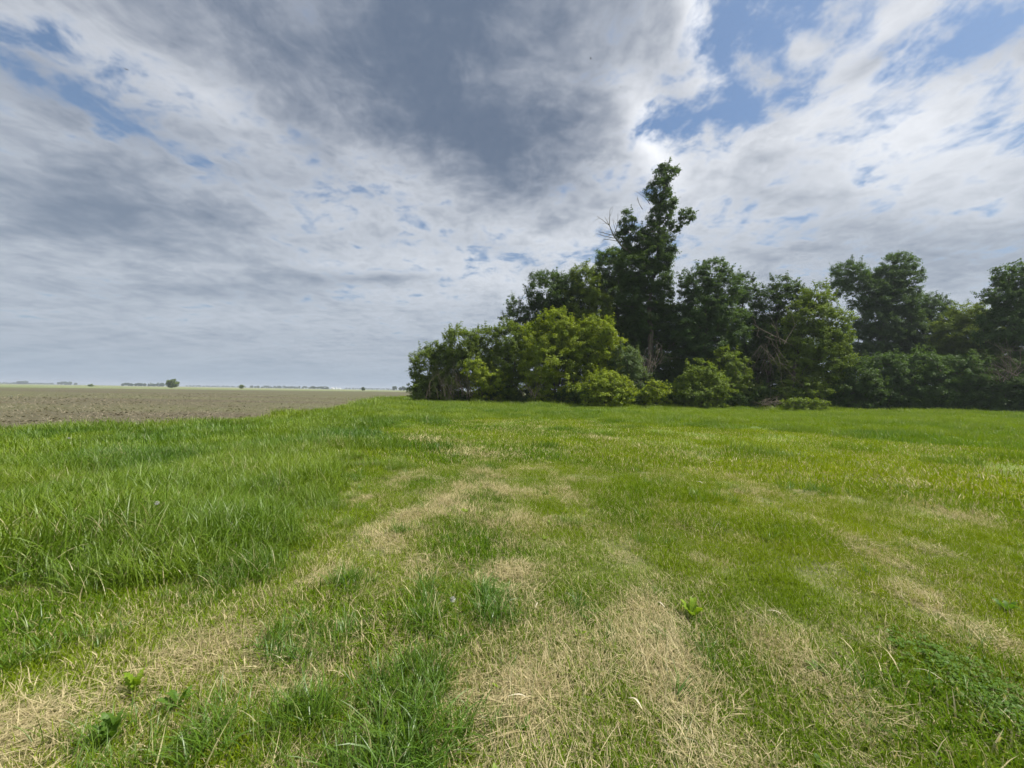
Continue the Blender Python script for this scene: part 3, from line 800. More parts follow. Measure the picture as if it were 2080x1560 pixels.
WHITE = plain('white_metal', (0.78, 0.78, 0.76), 0.5, 0.06)
GREYR = plain('grey_roof', (0.55, 0.56, 0.57), 0.5, 0.1)
def shed(label, px, D, w, l, h):
    p = at(px, 790, D); base = (p[0], D, 0.0)
    root = empty('farm_shed', base); tag(root, label, 'shed')
    x, y = w / 2, l / 2
    V = np.array([(-x,-y,0),(x,-y,0),(x,y,0),(-x,y,0),(-x,-y,h),(x,-y,h),(x,y,h),(-x,y,h),(-x,0,h*1.5),(x,0,h*1.5)], float)
    link('wall', mesh_np('shed_wall', V, [np.array([(0,1,5,4),(2,3,7,6)]), np.array([(1,2,6,9,5),(3,0,4,8,7)])]), WHITE, root)
    e = 0.5
    V2 = np.array([(-x-e,-y-e,h-.2),(x+e,-y-e,h-.2),(x+e,0,h*1.5+.15),(-x-e,0,h*1.5+.15),(x+e,y+e,h-.2),(-x-e,y+e,h-.2)], float)
    link('roof', mesh_np('shed_roof', V2, np.array([(0,1,2,3),(3,2,4,5)])), GREYR, root)
    d = h * 0.75
    link('door', mesh_np('shed_door', np.array([(-d*.5,-y-.06,0),(d*.5,-y-.06,0),(d*.5,-y-.06,d),(-d*.5,-y-.06,d)], float), np.array([(0,1,2,3)])), GREYR, root)
shed('white farm shed on the horizon right of the dark clump', 676, 1100, 8, 7, 3.2)
shed('low white farm shed on the horizon, right end of the farmstead', 690, 1150, 7, 7, 2.6)
def bin_(label, px, D, r, h):
    p = at(px, 790, D); root = empty('grain_bin', (p[0], D, 0.0)); tag(root, label, 'grain bin')
    v, f = tube([[0, 0, 0], [0, 0, h * .5], [0, 0, h]], [r, r, r], 16)
    link('body', mesh_np('bin_body', v, f), WHITE, root)
    v, f = tube([[0, 0, h], [0, 0, h + r * 0.55]], [r * 1.03, r * 0.08], 16)
    link('roof', mesh_np('bin_roof', v, f), GREYR, root)
bin_('white grain bin between the two farm sheds on the horizon', 683, 1120, 2.4, 4.6)

# ------------------------------------------------------------------ grass
def clump(name, mat, seed, nb, rad, L0, L1, wd, segs=3, lean=0.5, flat=0.0, comb=0.0, curl=0.9):
    """one tuft: nb tapered blades. flat pulls them down along the ground, comb lines them up"""
    rng = np.random.default_rng(seed)
    V, F, RN = [], [], []; o = 0
    for b in range(nb):
        a = rng.random() * 2 * math.pi; r = rad * math.sqrt(rng.random())
        p = np.array([math.cos(a) * r, math.sin(a) * r, -0.01 + 0.02 * flat * rng.random()])
        L = rng.uniform(L0, L1); w = wd * rng.uniform(0.65, 1.25)
        az = rng.normal(0, 0.55) if rng.random() < comb else rng.random() * 2 * math.pi
        h = np.array([math.cos(az), math.sin(az), 0.0]); side = np.array([-h[1], h[0], 0.0])
        el = math.radians(max(90 - abs(rng.normal(0, 38 * lean)), 12)) * (1 - flat) + flat * math.radians(rng.uniform(2, 26))
        cv = -curl * rng.uniform(0.3, 1.3) * (1 - 0.75 * flat)
        tw = rng.normal(0, 0.5); yaw = rng.normal(0, 0.35)
        rn = rng.random()
        for s in range(segs + 1):
            t = s / segs
            wt = w * (1 - t) ** 0.7 * (0.75 + 0.5 * min(t * 3, 1)) if s < segs else 0
            sd = side * math.cos(tw * t) + np.array([0, 0, 1.0]) * math.sin(tw * t)
            if s < segs: V += [p - sd * wt / 2, p + sd * wt / 2]; RN += [rn, rn]
            else: V.append(p); RN.append(rn)
            e = el + cv * t
            hh = h * math.cos(yaw * t) + side * math.sin(yaw * t)
            p = p + (hh * math.cos(e) + np.array([0, 0, 1.0]) * math.sin(e)) * L / segs
            p[2] = max(p[2], 0.004)
        for s in range(segs - 1):
            i = o + s * 2; F += [(i, i + 1, i + 3), (i, i + 3, i + 2)]
        i = o + (segs - 1) * 2; F.append((i, i + 1, i + 2))
        o += segs * 2 + 1
    me = mesh_np(name, np.array(V), np.array(F), {'rnd': np.array(RN)})
    me.materials.append(mat)
    return me

def proto_col(name, meshes):
    c = bpy.data.collections.new(name)
    for i, me in enumerate(meshes):
        c.objects.link(bpy.data.objects.new('%s_%02d' % (name, i), me))
    return c

def scatter(name, coll, npick, pts, rot, scl, attrs, label, cat, mat):
    n = len(pts)
    me = bpy.data.meshes.new(name)
    me.vertices.add(n); me.vertices.foreach_set('co', np.asarray(pts, np.float32).ravel())
    rng = np.random.default_rng(n)
    q = me.attributes.new('rot', 'FLOAT_VECTOR', 'POINT'); q.data.foreach_set('vector', np.asarray(rot, np.float32).ravel())
    q = me.attributes.new('scl', 'FLOAT', 'POINT'); q.data.foreach_set('value', np.asarray(scl, np.float32))
    q = me.attributes.new('pick', 'INT', 'POINT'); q.data.foreach_set('value', rng.integers(0, npick, n).astype(np.int32))
    for k, a in attrs.items():
        q = me.attributes.new(k, 'FLOAT', 'POINT'); q.data.foreach_set('value', np.asarray(a, np.float32))
    me.materials.append(mat)
    o = link(name, me)
    ng = bpy.data.node_groups.new(name + '_nodes', 'GeometryNodeTree')
    ng.interface.new_socket('Geometry', in_out='INPUT', socket_type='NodeSocketGeometry')
    ng.interface.new_socket('Geometry', in_out='OUTPUT', socket_type='NodeSocketGeometry')
    N = ng.nodes; L = ng.links
    gi = N.new('NodeGroupInput'); go = N.new('NodeGroupOutput')
    ci = N.new('GeometryNodeCollectionInfo'); ci.inputs['Collection'].default_value = coll
    ci.inputs['Separate Children'].default_value = True; ci.inputs['Reset Children'].default_value = True
    ip = N.new('GeometryNodeInstanceOnPoints'); ip.inputs['Pick Instance'].default_value = True
    def na(nm, t):
        a = N.new('GeometryNodeInputNamedAttribute'); a.data_type = t; a.inputs['Name'].default_value = nm
        return [s for s in a.outputs if s.enabled and s.name == 'Attribute'][0]
    L.new(gi.outputs[0], ip.inputs['Points']); L.new(ci.outputs[0], ip.inputs['Instance'])
    L.new(na('pick', 'INT'), ip.inputs['Instance Index'])
    er = N.new('FunctionNodeEulerToRotation'); L.new(na('rot', 'FLOAT_VECTOR'), er.inputs[0]); L.new(er.outputs[0], ip.inputs['Rotation'])
    L.new(na('scl', 'FLOAT'), ip.inputs['Scale'])
    L.new(ip.outputs[0], go.inputs[0])
    md = o.modifiers.new('scatter', 'NODES'); md.node_group = ng
    return tag(o, label, cat, kind='stuff')

# where the mower went, in world metres
MOWN = [gnd(*p) for p in [(-700,1190),(0,1195),(250,1185),(450,1180),(600,1125),(660,1050),(690,990),(735,930),(785,882),(850,862),(1000,853),(1200,856),(1450,868),(1700,885),(1900,905),(2080,925),(2700,1000)]]
MOWN = [tuple(p) for p in MOWN] + [(30, -6), (-30, -6)]
ARCS = [  # lines of dry cuttings left by the mower: (points, half width m, strength)
    ([(1060,880),(1155,878),(1290,905),(1390,935),(1540,990),(1705,1095),(1800,1150),(1915,1265),(2040,1350),(2110,1410)], 0.15, 0.55),
    ([(1720,910),(1790,950),(1865,990),(1990,1080)], 0.22, 0.45),
    ([(1100,955),(1180,1010),(1220,1090),(1270,1160),(1340,1275),(1400,1380),(1440,1500),(1470,1600)], 0.11, 0.5),
    ([(1010,985),(1035,1050),(1050,1130),(1085,1250),(1075,1380),(1120,1600)], 0.13, 0.5),
    ([(1150,1230),(1200,1400),(1240,1600)], 0.08, 0.35),
    ([(1000,962),(900,1022),(790,1090),(700,1150),(545,1255),(330,1350),(60,1480),(-120,1560)], 0.24, 0.85),
    ([(700,1290),(640,1360),(560,1440),(420,1600)], 0.10, 0.6),
    ([(180,1400),(40,1440),(-100,1470)], 0.14, 0.9), ([(380,1255),(470,1262),(560,1270)], 0.12, 1.0), ([(1035,1260),(1065,1400),(1080,1600)], 0.09, 0.9), ([(1300,1290),(1350,1400),(1370,1560)], 0.10, 0.75),
    ([(870,893),(925,915),(1010,925)], 0.22, 0.75), ([(740,1020),(800,990),(850,965)], 0.10, 0.7),
    ([(500,965),(600,940)], 0.15, 0.35), ([(1560,1290),(1600,1350),(1680,1440),(1760,1560)], 0.10, 0.45),
    ([(880,880),(1000,880),(1080,868)], 0.35, 0.45), ([(860,1150),(920,1090),(960,1030)], 0.10, 0.7),
]
ARCS = [([tuple(gnd(*p)) for p in a], w, s) for a, w, s in ARCS]
TUFTS = [  # standing tufts the mower missed: (px, py of the foot, radius m, strength)
    (820,1480,0.16,1.0),(850,1390,0.15,1.0),(800,1430,0.16,1.0),(860,1280,0.13,0.8),(780,1560,0.2,1.0),(870,1540,0.16,0.9),(1010,1265,0.12,1.0),(1000,1220,0.10,0.8),
    (640,1320,0.20,0.6),(580,1310,0.14,0.6),(700,1290,0.12,0.5),(870,1215,0.12,0.7),(700,1190,0.14,0.6),(620,1480,0.2,0.55),(560,1540,0.2,0.6),(250,1500,0.2,0.35),(820,1080,0.12,0.6),(1150,1070,0.14,0.4),
    (380,1540,0.2,0.5),(930,1330,0.1,0.5),(1440,1020,0.25,0.6),(1480,1000,0.25,0.5),(1640,1000,0.4,0.35),(90,1330,0.2,0.4),(200,1290,0.2,0.4),(1330,1100,0.15,0.3),(1180,1250,0.08,0.4),(960,1480,0.14,0.4),
]
TUFTS = [(*gnd(a, b), r, s) for a, b, r, s in TUFTS]

def maps(x, y):
    rr = np.hypot(x, y)
    sd = sdist(x, y, MOWN) + (fbm(x * 1.3, y * 1.3, 21, 3) - 0.5) * 1.6 + (fbm(x * 0.25, y * 0.25, 22, 2) - 0.5) * np.clip(rr * 0.25, 0, 4)
    tall = 1 - sst(sd, -1.0, 0.6)
    arc = np.zeros_like(x)
    br = fbm(x * 2.1, y * 2.1, 31, 3); br2 = fbm(x * 5.5, y * 5.5, 33, 3)
    for pts, w, s in ARCS:
        d = seg_dist(x + 0.25 * (fbm(x * 1.7, y * 1.7, 35, 2) - 0.5), y, pts)
        ww = w * (0.45 + 1.2 * br) * (1 + 0.03 * rr)
        arc = np.maximum(arc, s * np.exp(-(d / ww) ** 2) * sst(br2, 0.30, 0.66))
    patch = sst(fbm(x * 1.5 + 9, y * 1.5, 41, 4), 0.48, 0.68) * 0.75 + sst(fbm(x * 0.45, y * 0.45, 43, 3), 0.5, 0.7) * 0.3
    # the cuttings lie thickest to the left and ahead of the standpoint and thin out up the middle
    litter = np.maximum(np.exp(-((x + 1.6) / 1.4) ** 2 - ((y - 2.0) / 0.8) ** 2), 0.5 * np.exp(-((x - 0.25 + 0.10 * y) / (0.75 + 0.10 * y)) ** 2) * (1 - sst(y, 5, 14)))
    dry = np.clip(0.12 + 0.95 * arc + (patch - 0.25) * (0.18 + 0.55 * litter) + 0.24 * litter + 0.85 * (fbm(x * 4.3, y * 4.3, 37, 3) - 0.5), 0.02, 1) * (1 - 0.93 * tall)
    tuft = np.zeros_like(x)
    for cx, cy, r, s in TUFTS:
        tuft = np.maximum(tuft, s * np.exp(-(((x - cx) ** 2 + (y - cy) ** 2) / r ** 2) ** 1.3))
    lush = sst(fbm(x * 1.1, y * 1.1, 45, 3), 0.52, 0.66) * (1 - np.clip(dry * 1.6, 0, 1)) * (1 - tall)      # rank greener spots in the mown part
    hue = np.clip(0.34 + 1.5 * (fbm(x * 0.5, y * 0.5, 51, 4) - 0.48) + 0.40 * sst(x - 0.2 * y, 0.5, 5.0) * (1 - tall) - 0.35 * lush + 0.30 * sst(y, 12, 24) + 0.25 * sst(x, 6, 14), 0, 0.95)
    return tall, dry, tuft, hue, lush

RG = np.random.default_rng(2024)
def sector(n, r0, r1, half, power=1.0):
    """points on the meadow between two distances, thinning out with distance as seen from the standpoint"""
    u = RG.random(n)
    r = (r0 ** power + u * (r1 ** power - r0 ** power)) ** (1 / power) if power else r0 * (r1 / r0) ** u
    a = (RG.random(n) * 2 - 1) * half
    x, y = r * np.sin(a), r * np.cos(a)
    return x, y
def on_grass(x, y):
    return sdist(x, y, FIELD_POLY) < (0.2 + 0.9 * fbm(x * 0.5, y * 0.5, 61, 2) - 0.4)
def place(x, y, keep, tilt=0.12, yaw=None, z=0.0):
    x, y = x[keep], y[keep]
    n = len(x)
    rot = np.stack([RG.normal(0, tilt, n), RG.normal(0, tilt, n), RG.random(n) * 6.283 if yaw is None else yaw[keep]], 1)
    return np.stack([x, y, ground_z(x, y) + z], 1), rot

NV = 8
C_SHORT = proto_col('short_patch', [clump('short_patch', BLADE, 100 + i, 190, 0.22, 0.035, 0.105, 0.0045, 3, 1.3, 0.0, 0.0, 1.2) for i in range(NV)])
C_SHORTF = proto_col('far_short_patch', [clump('far_short_patch', BLADE, 200 + i, 260, 0.70, 0.05, 0.13, 0.0150, 2, 1.3, 0.0, 0.0, 1.0) for i in range(NV)])
C_TUFT = proto_col('tall_tuft', [clump('tall_tuft', WIDEB if i % 2 else TALLB, 250 + i, 30, 0.09, 0.14, 0.36, 0.0088 if i % 2 else 0.006, 5, 0.75, 0.0, 0.25, 1.25) for i in range(NV)])
C_TALL = proto_col('tall_patch', [clump('tall_patch', TALLB, 300 + i, 150, 0.28, 0.16, 0.40, 0.0072, 5, 0.6, 0.0, 0.40, 1.3) for i in range(NV)])
C_TALLF = proto_col('far_tall_patch', [clump('far_tall_patch', TALLB, 400 + i, 240, 0.70, 0.18, 0.42, 0.0170, 3, 0.55, 0.0, 0.35, 1.1) for i in range(NV)])
C_STRAW = proto_col('straw_patch', [clump('straw_patch', STRAW, 500 + i, 150, 0.17, 0.05, 0.19, 0.0025, 3, 1.0, 1.0, 0.75, 0.9) for i in range(NV)])
C_STRAWF = proto_col('far_straw_patch', [clump('far_straw_patch', STRAW, 600 + i, 130, 0.45, 0.10, 0.30, 0.0100, 2, 1.0, 0.9, 0.6, 0.8) for i in range(NV)])

def yaw_field(x, y):
    """cuttings lie roughly along the mower's arcs"""
    return np.arctan2(y, -0.35 * x + 0.35 * y) + RG.normal(0, 0.55, len(x)) + 3.14159 * (RG.random(len(x)) < 0.5)

# mown sward, near and far
x, y = sector(8200, 0.5, 8.5, R(82), 1.35)
x2, y2 = sector(1300, 0.05, 3.5, R(180), 1.7); behind = y2 < 0.35 * np.abs(x2) + 0.5
x, y = np.concatenate([x, x2[behind]]), np.concatenate([y, y2[behind]])
tall, dry, tuft, hue, lush = maps(x, y)
keep = on_grass(x, y) & (RG.random(len(x)) < np.clip(1.10 - 0.42 * sst(dry, 0.3, 0.9) - 0.55 * tall, 0.08, 1))
p, r = place(x, y, keep, 0.06)
scatter('mown_grass', C_SHORT, NV, p, r, RG.uniform(0.6, 1.05, len(p)) * (0.82 + 0.75 * lush[keep] + 0.35 * fbm(x[keep] * 2.7, y[keep] * 2.7, 47, 2)), {'dry': np.minimum(dry[keep], 0.66), 'hue': hue[keep]}, 'short mown grass, green mixed with dry blades, in front', 'grass', BLADE)
x, y = sector(10500, 8.0, 76, R(66), 1.1)
tall, dry, tuft, hue, lush = maps(x, y)
keep = on_grass(x, y) & (RG.random(len(x)) < 1.0 - 0.5 * tall)
p, r = place(x, y, keep, 0.03)
scatter('distant_mown_grass', C_SHORTF, NV, p, r, RG.uniform(0.75, 1.3, len(p)), {'dry': np.clip(dry[keep] * 0.9, 0, 1), 'hue': hue[keep]}, 'short mown grass stretching back to the grove', 'grass', BLADE)
# dry cuttings
x, y = sector(10500, 0.6, 9.0, R(78), 1.25)
tall, dry, tuft, hue, lush = maps(x, y)
keep = on_grass(x, y) & (RG.random(len(x)) < np.clip(0.95 * (dry - 0.30), 0.02, 1) * (1 - 0.95 * tall) * (1 - 0.8 * tuft))
p, r = place(x, y, keep, 0.05, yaw_field(x, y), 0.012)
scatter('dry_straw', C_STRAW, NV, p, r, RG.uniform(0.55, 1.2, len(p)), {'dry': np.clip(0.45 + 0.55 * dry[keep], 0, 0.95), 'hue': hue[keep]}, 'pale dry cuttings lying in curved lines on the mown grass', 'dry grass', STRAW)
x, y = sector(6500, 8.5, 26, R(62), 1.3)
tall, dry, tuft, hue, lush = maps(x, y)
keep = on_grass(x, y) & (RG.random(len(x)) < np.clip(1.2 * (dry - 0.42), 0.0, 1) * (1 - 0.95 * tall))
p, r = place(x, y, keep, 0.04, yaw_field(x, y), 0.02)
scatter('distant_dry_straw', C_STRAWF, NV, p, r, RG.uniform(0.6, 1.2, len(p)), {'dry': np.clip(0.5 + 0.5 * dry[keep], 0, 0.95), 'hue': hue[keep]}, 'pale dry streaks of cut grass farther off', 'dry grass', STRAW)
# tall grass the mower left
x, y = sector(8500, 1.0, 11.0, R(82), 1.4)
tall, dry, tuft, hue, lush = maps(x, y)
keep = on_grass(x, y) & (RG.random(len(x)) < tall * 0.9)
p, r = place(x, y, keep, 0.08)
wind = 1.57 + 0.9 * (fbm(x * 0.5, y * 0.5, 81, 2)[keep] - 0.5)
r[:, 2] = np.where(RG.random(len(p)) < 0.55, wind + RG.normal(0, 0.7, len(p)), r[:, 2])
s = RG.uniform(0.65, 1.2, len(p)) * (0.34 + 0.72 * tall[keep] * (0.25 + 1.5 * fbm(x * 0.9, y * 0.9, 82, 4)[keep]))
scatter('tall_grass', C_TALL, NV, p, r, s, {'dry': np.clip(0.03 + 0.12 * (1 - tall[keep]) + 0.5 * (fbm(x[keep] * 1.9, y[keep] * 1.9, 48, 3) - 0.55), 0.02, 0.4), 'hue': np.clip(hue[keep] * 1.0 + 0.5 * (fbm(x[keep] * 1.6, y[keep] * 1.6, 49, 2) - 0.5), 0, 1)}, 'lush tall green grass on the unmown verge', 'grass', TALLB)
x, y = sector(26000, 0.9, 9.0, R(78), 1.2)
tall, dry, tuft, hue, lush = maps(x, y)
keep = on_grass(x, y) & (tall < 0.6) & (RG.random(len(x)) < np.maximum(tuft * 0.8, 0.010 * (fbm(x * 3, y * 3, 71, 2) > 0.5) + 0.03 * lush))
p, r = place(x, y, keep, 0.16)
scatter('missed_tufts', C_TUFT, NV, p, r, RG.uniform(0.55, 1.0, len(p)) * (0.6 + 0.4 * tuft[keep]), {'dry': np.full(len(p), 0.04), 'hue': np.clip(hue[keep] * 0.6, 0, 1)}, 'green tufts standing where the mower missed them', 'grass', TALLB)
x, y = sector(8200, 10.0, 78, R(66), 1.1)
tall, dry, tuft, hue, lush = maps(x, y)
xe = seg_dist(x, y, EDGE)
keep = on_grass(x, y) & (RG.random(len(x)) < np.maximum(tall * 0.9, 0.03))
p, r = place(x, y, keep, 0.06)
s = RG.uniform(0.6, 1.05, len(p)) * (0.55 + 0.75 * fbm(x * 0.3, y * 0.3, 83, 3)[keep]) * (1 + 0.35 * np.exp(-xe[keep] / 1.2)) * (1 + 1.3 * sst(y[keep], 35, 39) * fbm(x[keep] * 0.7, y[keep] * 0.7, 84, 3))
scatter('distant_tall_grass', C_TALLF, NV, p, r, s, {'dry': np.full(len(p), 0.02), 'hue': np.clip(hue[keep] + 0.6 * (fbm(x[keep] * 0.9, y[keep] * 0.9, 50, 3) - 0.45), 0, 1)}, 'tall bright green grass along the field edge and the foot of the grove', 'grass', TALLB)

# clods and stubble on the field
def clod_mesh(seed):
    import bmesh
    rng = np.random.default_rng(seed)
    bm = bmesh.new(); bmesh.ops.create_icosphere(bm, subdivisions=1, radius=0.06)
    for v in bm.verts: v.co *= rng.uniform(0.6, 1.3); v.co.z *= 0.6
    me = bpy.data.meshes.new('clod'); bm.to_mesh(me); bm.free(); me.materials.append(SOIL)
    return me
C_CLOD = proto_col('clod', [clod_mesh(i) for i in range(6)])
STUB = plain('stubble', (0.30, 0.26, 0.18), 0.8, 0.3, 3.0)
C_STUB = proto_col('stub', [clump('stub', STUB, 700 + i, 5, 0.15, 0.06, 0.22, 0.012, 2, 0.9, 0.7, 0.0, 0.3) for i in range(5)])
n = 12000
t = RG.random(n) * 6.0 + 2.2; k = t.astype(int); f = (t - k)[:, None]; E = np.array(EDGE, float)
e = E[k] * (1 - f) + E[k + 1] * f
off = 0.15 + 55 * RG.random(n) ** 2.4
x = e[:, 0] - off * 0.93; y = e[:, 1] + off * 0.36 * np.sign(RG.random(n) - 0.15)
ins = sdist(x, y, FIELD_POLY) > 0.1
x, y, off = x[ins], y[ins], off[ins]; n = len(x); h = n // 2
rot = np.stack([RG.normal(0, 0.4, n), RG.normal(0, 0.4, n), RG.random(n) * 6.28], 1)
P3 = np.stack([x, y, np.full(n, 0.03)], 1)
sc = RG.uniform(0.3, 0.95, n) * (1 + off * 0.02)
scatter('soil_clods', C_CLOD, 6, P3[:h], rot[:h], sc[:h], {}, 'brown clods strewn over the tilled field', 'soil', SOIL)
scatter('crop_stubble', C_STUB, 5, P3[h:], rot[h:], sc[h:] * 1.2, {'dry': np.ones(n - h), 'hue': np.zeros(n - h)}, 'pale bits of old crop stalks on the tilled field', 'stubble', STUB)

# ------------------------------------------------------------------ undergrowth along the foot of the grove
def undergrowth():
    rng = np.random.default_rng(77)
    line = [(838, 47.5), (900, 45.5), (1000, 43.5), (1100, 41.5), (1200, 39.5), (1300, 39.5), (1400, 39.8), (1500, 40.5), (1600, 40.5), (1700, 41), (1800, 41.5), (1900, 41.5), (2000, 41.5), (2220, 41.5)]
    L = np.array(line, float)
    n = 3800
    px = rng.uniform(L[0, 0], L[-1, 0], n); D = np.interp(px, L[:, 0], L[:, 1]) + np.abs(rng.normal(0.3, 1.6, n))
    X = (px - 1040) / FPX * D
    hmax = (0.5 + 1.8 * fbm(X * 0.5, D * 0.3, 91, 3)) * (1 + 0.5 * sst(X, 12, 30))
    Z = 0.12 + rng.random(n) * hmax
    C = np.stack([X, D, Z], 1); S = rng.uniform(0.35, 0.6, n); O = unit(rng.normal(0, 1, (n, 3)) + np.array([0, -0.3, 0.8]))
    n2 = 1700                                               # taller growth farther in
    px = rng.uniform(880, 2210, n2); D2 = np.interp(px, L[:, 0], L[:, 1]) + rng.uniform(3.0, 9.0, n2)
    X2 = (px - 1040) / FPX * D2; Z2 = 0.2 + rng.random(n2) * (1.6 + 3.0 * fbm(X2 * 0.4, D2 * 0.3, 93, 3))
    C = np.concatenate([C, np.stack([X2, D2, Z2], 1)]); S = np.concatenate([S, rng.uniform(0.5, 0.8, n2)]); O = np.concatenate([O, unit(rng.normal(0, 1, (n2, 3)) + np.array([0, -0.3, 0.8]))])
    V, F, rnd = leaf_cloud(C, S, O, 150, 0.155, rng)
    V[:, 2] = np.maximum(V[:, 2], 0.0)
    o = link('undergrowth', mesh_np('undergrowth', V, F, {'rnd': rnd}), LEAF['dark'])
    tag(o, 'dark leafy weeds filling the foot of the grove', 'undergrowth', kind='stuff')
undergrowth()

# ------------------------------------------------------------------ small plants and litter on the grass
def weed_leaf_mat(name, c1, c2):
    m, gg = new_mat(name)
    n = gg.noise(gg.node('ShaderNodeNewGeometry').outputs['Position'], 60.0, 3.0, 0.6)
    col = gg.mix(gg.sstep(n, 0.3, 0.7), c1, c2)
    return finish(m, gg, leafy(gg, col, 0.42, 0.012, 0.5, gg.v('MULTIPLY', col, (1.3, 1.3, 0.5))))
W_LIME = weed_leaf_mat('weed_lime', (0.15, 0.25, 0.02), (0.24, 0.34, 0.03))
W_DARK = weed_leaf_mat('weed_dark', (0.07, 0.15, 0.02), (0.12, 0.21, 0.03))
def weed_leaf(name, mat, L, w, lobed, seed):
    rng = np.random.default_rng(seed); n = 12; V = []; F = []
    for i in range(n + 1):
        t = i / n
        ww = w * (math.sin(math.pi * min(t ** 0.75, 1)) ** 0.8 + 0.06) * (1 - 0.1 * t)
        if lobed and 0 < i < n - 1: ww *= 1.18 if i % 2 else 0.62
        if i == n: ww = 0.0008
        z = 0.42 * L * math.sin(t * 1.9); y = L * (t - 0.14 * t * t)
        f = 0.22 * ww
        V += [(-ww, y + (0.2 * ww if lobed and i % 2 else 0), z + f), (0, y, z), (ww, y + (0.2 * ww if lobed and i % 2 else 0), z + f)]
    for i in range(n):
        a = i * 3; F += [(a, a + 1, a + 4, a + 3), (a + 1, a + 2, a + 5, a + 4)]
    me = mesh_np(name, np.array(V, float), np.array(F), smooth=True); me.materials.append(mat)
    return me
def rosette(name, label, px, py, L, nl, mat, lobed, tilt, seed):
    rng = np.random.default_rng(seed)
    g0 = gnd(px, py); root = empty(name, (g0[0], g0[1], float(ground_z(g0[0], g0[1])) + 0.01)); tag(root, label, 'weed', 'broad leaved weeds in the grass')
    meshes = [weed_leaf(name + '_leaf', mat, L, L * rng.uniform(0.13, 0.17), lobed, seed + k) for k in range(3)]
    for k in range(nl):
        o = link('leaf', meshes[k % 3], None, root)
        o.rotation_euler = (rng.uniform(*tilt), rng.normal(0, 0.2), k * 6.283 / nl + rng.normal(0, 0.25))
        s = rng.uniform(0.75, 1.15); o.scale = (s, s, s)
rosette('dock_weed', 'bright lime broad leaved weed in the mown grass right of centre', 1405, 1262, 0.125, 9, W_LIME, False, (0.1, 0.75), 1)
rosette('dock_weed', 'tiny lime green weed on the dry grass, upper middle of the lawn', 946, 1046, 0.10, 7, W_LIME, False, (0.0, 0.5), 2)
rosette('dandelion', 'large dark toothed leaf rosette at the bottom left', 228, 1508, 0.13, 9, W_DARK, True, (0.2, 0.95), 3)
rosette('dandelion', 'upright toothed leaves on the straw, above the large bottom left rosette', 276, 1405, 0.105, 7, W_LIME, True, (0.3, 1.0), 4)
rosette('dandelion', 'dark toothed rosette right of the large bottom left one', 362, 1436, 0.10, 8, W_DARK, True, (0.1, 0.7), 5)
rosette('dandelion', 'flat dark rosette in the grass near the right edge', 2045, 1250, 0.10, 8, W_DARK, True, (0.0, 0.5), 6)

def small_weed(seed):
    rng = np.random.default_rng(seed); V, F, o = [], [], 0
    for k in range(7):
        L = rng.uniform(0.03, 0.075); w = L * rng.uniform(0.12, 0.2); a = rng.random() * 6.28; e = rng.uniform(0.15, 0.9)
        h = np.array([math.cos(a), math.sin(a), 0]); sd = np.array([-h[1], h[0], 0])
        for t, ww in ((0, .25), (.35, .9), (.7, 1.0), (1, .05)):
            c = h * L * t * math.cos(e) + np.array([0, 0, L * (t * math.sin(e + 0.4) - 0.35 * t * t)])
            V += [c - sd * w * ww + [0, 0, w * .2], c + sd * w * ww + [0, 0, w * .2]]
        F += [(o + i * 2, o + i * 2 + 1, o + i * 2 + 3, o + i * 2 + 2) for i in range(3)]; o += 8
    me = mesh_np('small_weed', np.array(V), np.array(F), smooth=True); me.materials.append(W_LIME if seed % 3 == 0 else W_DARK)
    return me
C_WEED = proto_col('small_weed', [small_weed(i) for i in range(6)])
x, y = sector(320, 1.2, 9.0, R(75), 1.2)
keep = on_grass(x, y) & (fbm(x * 0.9, y * 0.9, 95, 3) > 0.5)
p, r = place(x, y, keep, 0.1, None, 0.01)
scatter('small_weeds', C_WEED, 6, p, r, RG.uniform(0.5, 1.1, len(p)), {}, 'tiny broad leaved weeds scattered through the lawn', 'weeds', W_DARK)

PUFF = plain('seed_fluff', (0.55, 0.55, 0.50), 0.9, 0.1, 80.0)
def seed_head(label, px, py, h, seed):
    rng = np.random.default_rng(seed)
    g0 = gnd(px, py); root = empty('dandelion_clock', (g0[0], g0[1], float(ground_z(g0[0], g0[1])))); tag(root, label, 'seed head', 'dandelion seed heads')
    v, f = tube(np.array([[0, 0, 0], [0.004, 0, h * .5], [0.012, 0.004, h]]), [0.0022, 0.002, 0.0018], 5)
    link('stalk', mesh_np('clock_stalk', v, f), W_DARK, root)
    d = unit(rng.normal(0, 1, (70, 3))); parts = []
    for q in d:
        parts.append(tube(np.array([q * 0.004, q * 0.019]) + np.array([0.012, 0.004, h]), [0.0005, 0.0016], 3))
    link('seed_ball', mesh_np('clock_ball', *merge(parts)), PUFF, root)
seed_head('white dandelion clock low in the tall left grass', 313, 1100, 0.36, 1)
seed_head('white dandelion clock among the mown blades left of the missed tuft', 915, 1252, 0.10, 2)
seed_head('white dandelion clock far back in the left verge', 137, 935, 0.42, 3)

